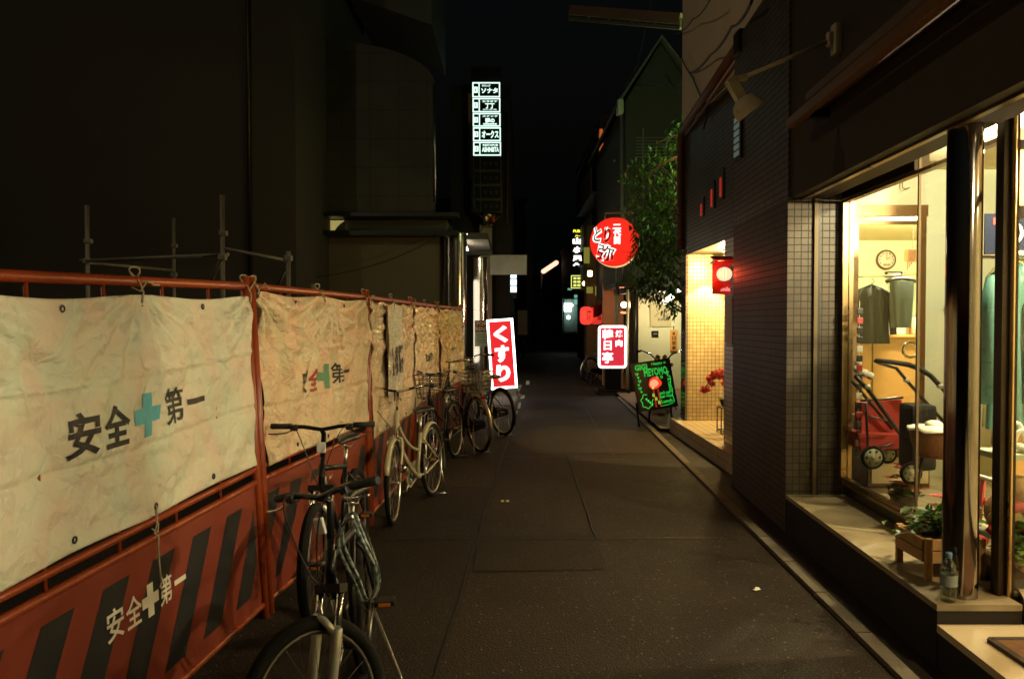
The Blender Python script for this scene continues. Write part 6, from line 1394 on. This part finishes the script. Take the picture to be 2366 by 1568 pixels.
# inner room
th = W('shop_counter', 'orange wooden shop counter in the inner room', 'counter', (4.7, 9.6, FZ))
m = MB(); m.box((4.75, 9.8, .86), (1.9, .6, 1.10), bev=.006); m.build('body', wood, th); m = MB(); m.box((4.75, 9.78, 1.425), (1.96, .68, .03), bev=.006); m.build('top', pm('counter_top', (.62, .36, .12), .3), th)
m = MB()
for x in (4.3, 4.9, 5.4): m.box((x, 9.494, .86), (.008, .012, 1.0))
m.build('panel_joint', dkbr, th)
def onc(nm, lb, cat, parts):
    x, y = parts[0][0][0], parts[0][0][1]; o = W(nm, lb, cat, (x, y, 1.44))
    for k, (c, d, mt, pn) in enumerate(parts): m = MB(); m.box((c[0], c[1], 1.4405 + c[2] + d[2] / 2), d, bev=.008); m.build(pn, mt, o)
onc('card_reader', 'pale slanted box on the counter under the dark jacket', 'box', [((4.20, 9.6, 0), (.24, .2, .10), cardw, 'case'), ((4.20, 9.55, .1), (.16, .1, .02), whitep, 'lid')])
onc('tissue_box', 'white tissue box on the counter beneath the hanging trousers', 'tissue box', [((4.60, 9.6, 0), (.22, .14, .14), whitep, 'box'), ((4.60, 9.6, .14), (.08, .06, .04), cloth_w, 'tissue')])
onc('paper_stack', 'short stack of papers at the inner end of the counter', 'papers', [((4.86, 9.62, 0), (.16, .2, .20), cardw, 'stack'), ((4.80, 9.55, .0), (.06, .06, .11), woodp, 'pen_pot')])
onc('card_stand', 'tiny white card standing in the middle of the counter', 'card', [((4.42, 9.52, 0), (.1, .02, .05), cardw, 'card'), ((4.42, 9.52, .05), (.05, .02, .01), whitep, 'edge')])
th = W('counter_plant', 'small green plant on the counter between jacket and trousers', 'plant', (4.48, 9.65, 1.44)); m = MB(); m.lathe((4.5, 9.68, 1.44), [(0, .001), (.03, .001), (.04, .06), (0, .06)], 14); m.build('pot', whitep, th); plant(th, (4.5, 9.68, 1.5), 40, .07, [leafg], 3, h=.08)
tilt_ = R(-8)
garment(*(lambda c: (c.x, c.y, c.z))(P(2013, 655, 9.3)), .40, .70, cloth_k, 'dark jacket on a black hanger in the inner room', 'hanging_jacket', False, None, True, tilt_)
c = P(2083, 645, 9.2); th = thing('hanging_trousers', 'dark trousers folded over a hanger in clear plastic in the inner room', 'trousers', c, R(6))
m = MB(); m.tube([(-.19, 0, -.03), (-.12, 0, .0), (0, 0, .012), (.12, 0, .0), (.19, 0, -.03)], .022, 10); m.tube([(0, 0, .01), (0, 0, .06), (.02, 0, .09), (.04, 0, .07)], .005, 6); m.build('hanger', black_p, th)
m = MB(); vs = []; k = 20
for z, w0 in ((-.02, .15), (-.2, .145), (-.4, .13), (-.56, .12)):
    for j in range(k): t = 2 * pi * j / k; vs.append((w0 * cos(t), .035 * sin(t) * (1 + .3 * sin(5 * t)), z))
m.add(vs, [(i * k + j, i * k + (j + 1) % k, (i + 1) * k + (j + 1) % k, (i + 1) * k + j) for i in range(3) for j in range(k)], True); m.build('cloth', cloth_k, th)
m = MB(); m.add([(p[0] * 1.14, p[1] * 1.7, p[2]) for p in vs], [(i * k + j, i * k + (j + 1) % k, (i + 1) * k + (j + 1) % k, (i + 1) * k + j) for i in range(3) for j in range(k)], True); m.build('plastic_cover', clear, th)
th = W('garment_rail', 'ceiling hung rail carrying the jacket and trousers', 'rail', (4.4, 9.25, 2.2))
a, b = P(2013, 655, 9.3), P(2083, 645, 9.2); m = MB(); m.tube([a + V((-.6, .02, .055)), b + V((.5, -.0, .075))], .012, 8); m.build('rail', chrome, th)
for p in (a + V((-.5, .02, .06)), b + V((.45, 0, .08))): m = MB(); m.tube([p, V((p.x, p.y, 2.8))], .006, 6); m.build('hanger_rod', chrome, th)
c = P(2047, 600, 11.85); th = W('wall_clock', 'round wall clock with brown rim in the inner room', 'clock', c)
m = MB(); m.torus(c, .135, .013, 'y', 36, 8); m.build('rim', pm('clock_brown', (.10, .035, .02), .4), th); m = MB(); m.lathe(c, [(0, -.004), (.132, -.004), (.132, .02)], 36, 'y'); m.build('face', cardw, th)
m = MB(); m.bar(c + V((0, -.010, 0)), c + V((.055, -.010, .035)), .008, .004, (0, 1, 0)); m.bar(c + V((0, -.012, 0)), c + V((.004, -.012, .095)), .006, .004, (0, 1, 0)); m.build('hand', cloth_r, th)
m = MB()
for k in range(1, 13): a = pi / 2 - k * pi / 6; (m.text(str(k), c + V((.10 * cos(a), -.006, .10 * sin(a))), X, Z, .016 if k < 10 else .026, .026, .002, .01) if k not in (5, 6, 7) else None)
m.text('303', c + V((0, -.006, -.075)), X, Z, .10, .03, .002, .02); m.build('numerals', dkbr, th)
c = P(2064, 634, 11.85); th = W('small_notice', 'small black framed notice under the wall clock', 'notice', c); m = MB(); m.box(c, (.25, .02, .085), bev=.003); m.build('frame', black_m, th)
m = MB()
for k in range(2): m.box(c + V((0, -.012, .016 - .03 * k)), (.19, .003, .014))
m.build('print', cardw, th)
c = P(2108, 590, 8.6); th = W('gift_bag', 'pale ribboned bag hanging at the door jamb of the inner room', 'bag', c)
m = MB(); m.box(c, (.16, .1, .14), bev=.03); m.build('bag', pm('bag_cream', (.75, .58, .36), .6), th)
m = MB()
for k in range(5): m.tube(bez(c + V((-.05 + .02 * k, -.05, .07)), c + V((-.09 + .03 * k, -.07, -.02)), c + V((-.08 + .02 * k, -.05, -.16 + .03 * k)), 8), .006, 6)
m.tube([c + V((0, 0, .07)), c + V((0, 0, 2.79 - c.z))], .003, 5); m.build('ribbon', cloth_p, th)
th = W('wall_shelf', 'pale blue shelf unit beside the trousers in the inner room', 'shelf', (5.4, 11.5, FZ)); m = MB(); m.box((5.62, 11.7, 1.2), (.7, .35, 1.8), bev=.005); m.build('body', pm('shelf_blue', (.52, .62, .52), .5), th)
for k in range(4): m = MB(); m.box((5.62, 11.515, .6 + k * .42), (.62, .02, .36), bev=.004); m.build('drawer', pm('shelf_blue2', (.58, .66, .54), .5), th)
# strip of price tags down the window jamb
th = W('tag_strip', 'hanging strip of dark and red tags just inside the window jamb', 'tag strip', (2.53, 5.82, 1.2)); tm = [black_p, cardw, pm('tag_red', (.30, .03, .03), .5)]
rng = random.Random(5); z = 1.70
for k in range(16):
    h = .055; m = MB(); m.m = 0; m.box((2.545, 5.83, z - h / 2), (.045, .012, h * .86), bev=.008); m.build('tag', tm[0] if k % 5 in (0, 2, 3) else tm[2] if k % 5 == 1 else tm[1], th); z -= h + .014
m = MB(); m.tube([(2.545, 5.838, 1.75), (2.545, 5.838, z)], .002, 4); m.build('cord', cardw, th)
# electric cord and small litter on the window floor
m = MB(); m.tube([(2.52, 5.35, FZ + .006), (2.6, 5.2, FZ + .006), (2.58, 5.05, FZ + .006), (2.66, 4.95, FZ + .006), (2.6, 4.8, FZ + .006)], .004, 6); tag(m.build('power_cord', black_p, None, (2.6, 5.1, FZ)), 'thin black cord snaking over the window floor', 'cord')
m = MB(); m.box((2.58, 5.72, FZ + .016), (.05, .03, .03), Matrix.Rotation(.5, 3, 'Z'), .008); m.tube([(2.57, 5.72, FZ + .03), (2.59, 5.70, FZ + .06)], .006, 6); tag(m.build('clothes_peg', woodp, None, (2.58, 5.72, FZ)), 'little wooden clip lying on the window floor tiles', 'clip')
m = MB(); m.tube([(3.26, 6.63, 2.30), (3.26, 6.60, 2.30), (3.26, 6.58, 2.32), (3.30, 6.58, 2.27)], .004, 6) if False else m.tube([(3.22, 6.60, 2.78), (3.22, 6.60, 2.70), (3.25, 6.60, 2.69), (3.28, 6.60, 2.70)], .004, 6); tag(m.build('ceiling_hook', dkbr, None, (3.22, 6.6, 2.78)), 'small wire hook above the glass door head', 'hook')

# red orchids on iron stands in the tiled entrance
def orchid(x, y, h, lb, seed, tip, tall):
    th = W('red_orchid', lb, 'flower', (x, y, .2), 'red orchids in the tiled entrance'); rng = random.Random(seed)
    m = MB()
    for dx in (-.10, .10):
        for dy in (-.10, .10): m.tube([(x + dx, y + dy, .2), (x + dx, y + dy, .2 + h)], .008, 6)
    for z in (.225, .2 + h * .98):
        m.tube([(x - .1, y - .1, z), (x + .1, y - .1, z), (x + .1, y + .1, z), (x - .1, y + .1, z)], .007, 6, True)
    m.build('iron_stand', black_m, th)
    m = MB(); m.lathe((x, y, .2 + h), [(0, .0), (.07, .0), (.10, .10), (.09, .10), (0, .08)], 20); m.build('pot', dkbr, th)
    a = V((x + .02, y, .2 + h + .08)); b = a + V((-.02, 0, tall)); c = a + V(tip); sp = bez(a, b, c, 16); m = MB(); m.tube(sp, .005, 6); m.build('stem', leafd, th)
    m = MB()
    for k in range(3, 17):
        for _ in range(2 if k < 14 else 1):
            p = sp[k] + V((rng.gauss(0, .02), rng.gauss(0, .025), rng.gauss(0, .018)))
            for j in range(5): an = j * 2 * pi / 5 + rng.random(); m.m = rng.randrange(2); leaf(m, p, V((cos(an), rng.uniform(-.9, .1), sin(an))), .055, .055, V((0, -1, .1)))
    m.build('blossom', [petal_r, petal_p], th)
    m = MB()
    for k in range(6): an = k * 1.05; leaf(m, a, V((cos(an), sin(an), .3)), .16, .04, V((0, 0, 1)))
    m.build('leaf', leafd, th)
orchid(2.72, 10.05, .32, 'tall red orchid spray arching from an iron stand in the tiled entrance', 1, (-.36, -.1, .12), .62)
orchid(2.86, 9.55, .10, 'low dark red orchid half hidden by the tiled pier', 2, (-.12, -.05, .16), .36)

# ------------------------------------------------------------------ lamps
def shop_lamp(loc, lb, power, col, r=.07, sz=1):
    th = W('ceiling_lamp', lb, 'ceiling lamp', loc, 'ceiling lamps in the shop'); l = V(loc)
    m = MB(); m.lathe(l, [(0, 0), (.17 * sz, 0), (.175 * sz, -.012), (.16 * sz, -.03), (.15 * sz, -.03)], 30); m.build('rim', whitep, th)
    m = MB(); m.lathe(l, [(.15 * sz, -.025), (.10 * sz, -.045), (0, -.052)], 28); m.build('diffuser', e_warm, th)
    if l.z < 2.7: m = MB(); m.tube([l, V((l.x, l.y, 2.86))], .006, 6); m.build('cord', black_p, th)
    lt = light('lamp_glow', 'POINT', (0, 0, -.13), power, col, r); lt.parent = th; return th
WARM = (1, .78, .42); PALE = (1, .92, .64); KEY = (1, .82, .52)
KS = 2.3
shop_lamp((3.6, 4.1, 2.60), 'round warm lamp hanging over the bagged garments behind the entrance glass', 185 * KS, KEY, .05)
shop_lamp((4.0, -.2, 2.858), 'round warm lamp on the shop ceiling behind the door posts', 175 * KS, (1, .88, .62), .05)
shop_lamp((3.05, 5.0, 2.858), 'round lamp on the shop ceiling over the clothes rail', 66 * KS, PALE, .07, .5)
shop_lamp((5.9, 1.5, 2.858), 'round lamp deep in the shop', 60 * KS, WARM)
shop_lamp((4.85, 9.0, 2.798), 'round white lamp on the inner room ceiling', 230 * KS, PALE)
th = W('alcove_downlight', 'small downlight in the soffit over the shop entrance', 'downlight', (2.72, 2.9, 2.655)); m = MB(); m.lathe((2.72, 2.9, 2.655), [(0, 0), (.07, 0), (.07, -.02), (.05, -.02)], 22); m.build('rim', chrome, th); m = MB(); m.lathe((2.72, 2.9, 2.655), [(.05, -.015), (0, -.018)], 18); m.build('bulb', e_warm, th)
l = light('lamp_glow', 'SPOT', (0, 0, -.05), 120, (1, .70, .34), .03, spot_size=R(120), spot_blend=.4); l.parent = th
# restaurant recess: ceiling bulb and a wall spot
RC = (1, .68, .24)
light('recess_bulb', 'POINT', (2.80, 10.35, 2.36), 170, RC, .03)
l = light('recess_spot', 'SPOT', (2.80, 11.0, 2.36), 190, (1, .72, .30), .015, spot_size=R(80), spot_blend=.08); l.rotation_euler = (R(-4), R(10), 0)
light('lantern_bulb', 'POINT', (2.06, 8.05, 2.08), 4.5, (1, .08, .03), .06)
light('porch_bulb', 'POINT', tuple(P(1436, 704, 18.2)), 16, (1, .32, .14), .05)
light('strip_bulb', 'POINT', tuple(P(1552, 712, 17.25)), 58, (1, .88, .55), .08)
th = W('wall_lamp', 'fluorescent lamp on the back wall of the plaster building above the tree', 'wall lamp', (3.3, 11.62, 4.9)); m = MB(); m.box((3.3, 11.56, 4.9), (.5, .1, .1), bev=.02); m.build('housing', whitep, th); m = MB(); m.tube([(3.06, 11.66, 4.88), (3.54, 11.66, 4.88)], .02, 8); m.build('tube', em('green_tube', (.65, 1, .55), 10), th)
light('wall_lamp_glow', 'POINT', (3.3, 11.85, 4.8), 95, (.66, 1, .42), .1)
th = W('street_lamp', 'unseen street lamp added over the lot behind the orange fence to light the plaster wall', 'street lamp', (-7.9, 3.5, 0))  # added out of view to light the plaster wall and left buildings
m = MB(); m.tube([(-7.6, 3.5, 0), (-4.2, -3, 6.6), (-4.1, -2.9, 7.0), (-3.5, -2.6, 7.1)], [.07, .05, .04, .035], 10); m.build('pole', galv, th)
m = MB(); m.lathe((-7.0, 4, 7.68), [(0, .10), (.10, .08), (.20, .0), (.21, -.02), (0, -.02)], 24); m.build('lamp_hood', galv, th)
m = MB(); m.ball((-7.0, 4, 7.65), .13, 18, 10, (1, 1, .5)); m.build('bulb', e_warm, th)
light('added_soffit_glow', 'POINT', (-1.1, 19.2, 3.2), 18, (1, .86, .55), .1)  # glow of the lamp added for the mirror columns
l = light('added_street_glow', 'POINT', (-7.0, 4, 7.5), 240, (1, .80, .50), .12)
light('tree_uplight', 'POINT', (3.3, 11.95, 3.3), .001, (.6, 1, .4), .05) if False else None

# ------------------------------------------------------------------ night sky, exposure
w = bpy.data.worlds.new('World'); SC.world = w; w.use_nodes = True; t = w.node_tree; bg = t.nodes['Background']
sk = t.nodes.new('ShaderNodeTexSky'); sk.sky_type = 'NISHITA'; sk.sun_disc = False; sk.sun_elevation = R(-4); sk.sun_rotation = R(200)
ad = t.nodes.new('ShaderNodeMix'); ad.data_type = 'RGBA'; ad.blend_type = 'ADD'; ad.inputs[0].default_value = 1
t.links.new(sk.outputs[0], ad.inputs[6]); ad.inputs[7].default_value = (.004, .009, .009, 1)
t.links.new(ad.outputs[2], bg.inputs[0]); bg.inputs[1].default_value = .10
vs = SC.view_settings; vs.view_transform = 'Standard'; vs.look = 'None'; vs.exposure = 0; vs.gamma = 1; vs.use_curve_mapping = False
SC.render.engine = 'CYCLES'; cy = SC.cycles
cy.max_bounces = 7; cy.diffuse_bounces = 4; cy.glossy_bounces = 4; cy.transmission_bounces = 6; cy.transparent_max_bounces = 20
cy.sample_clamp_indirect = 3; cy.sample_clamp_direct = 0; cy.caustics_reflective = False; cy.caustics_refractive = False
cy.use_denoising = True; cy.denoiser = 'OPENIMAGEDENOISE'; cy.use_light_tree = True
SC.render.film_transparent = False; cy.filter_width = 1.6
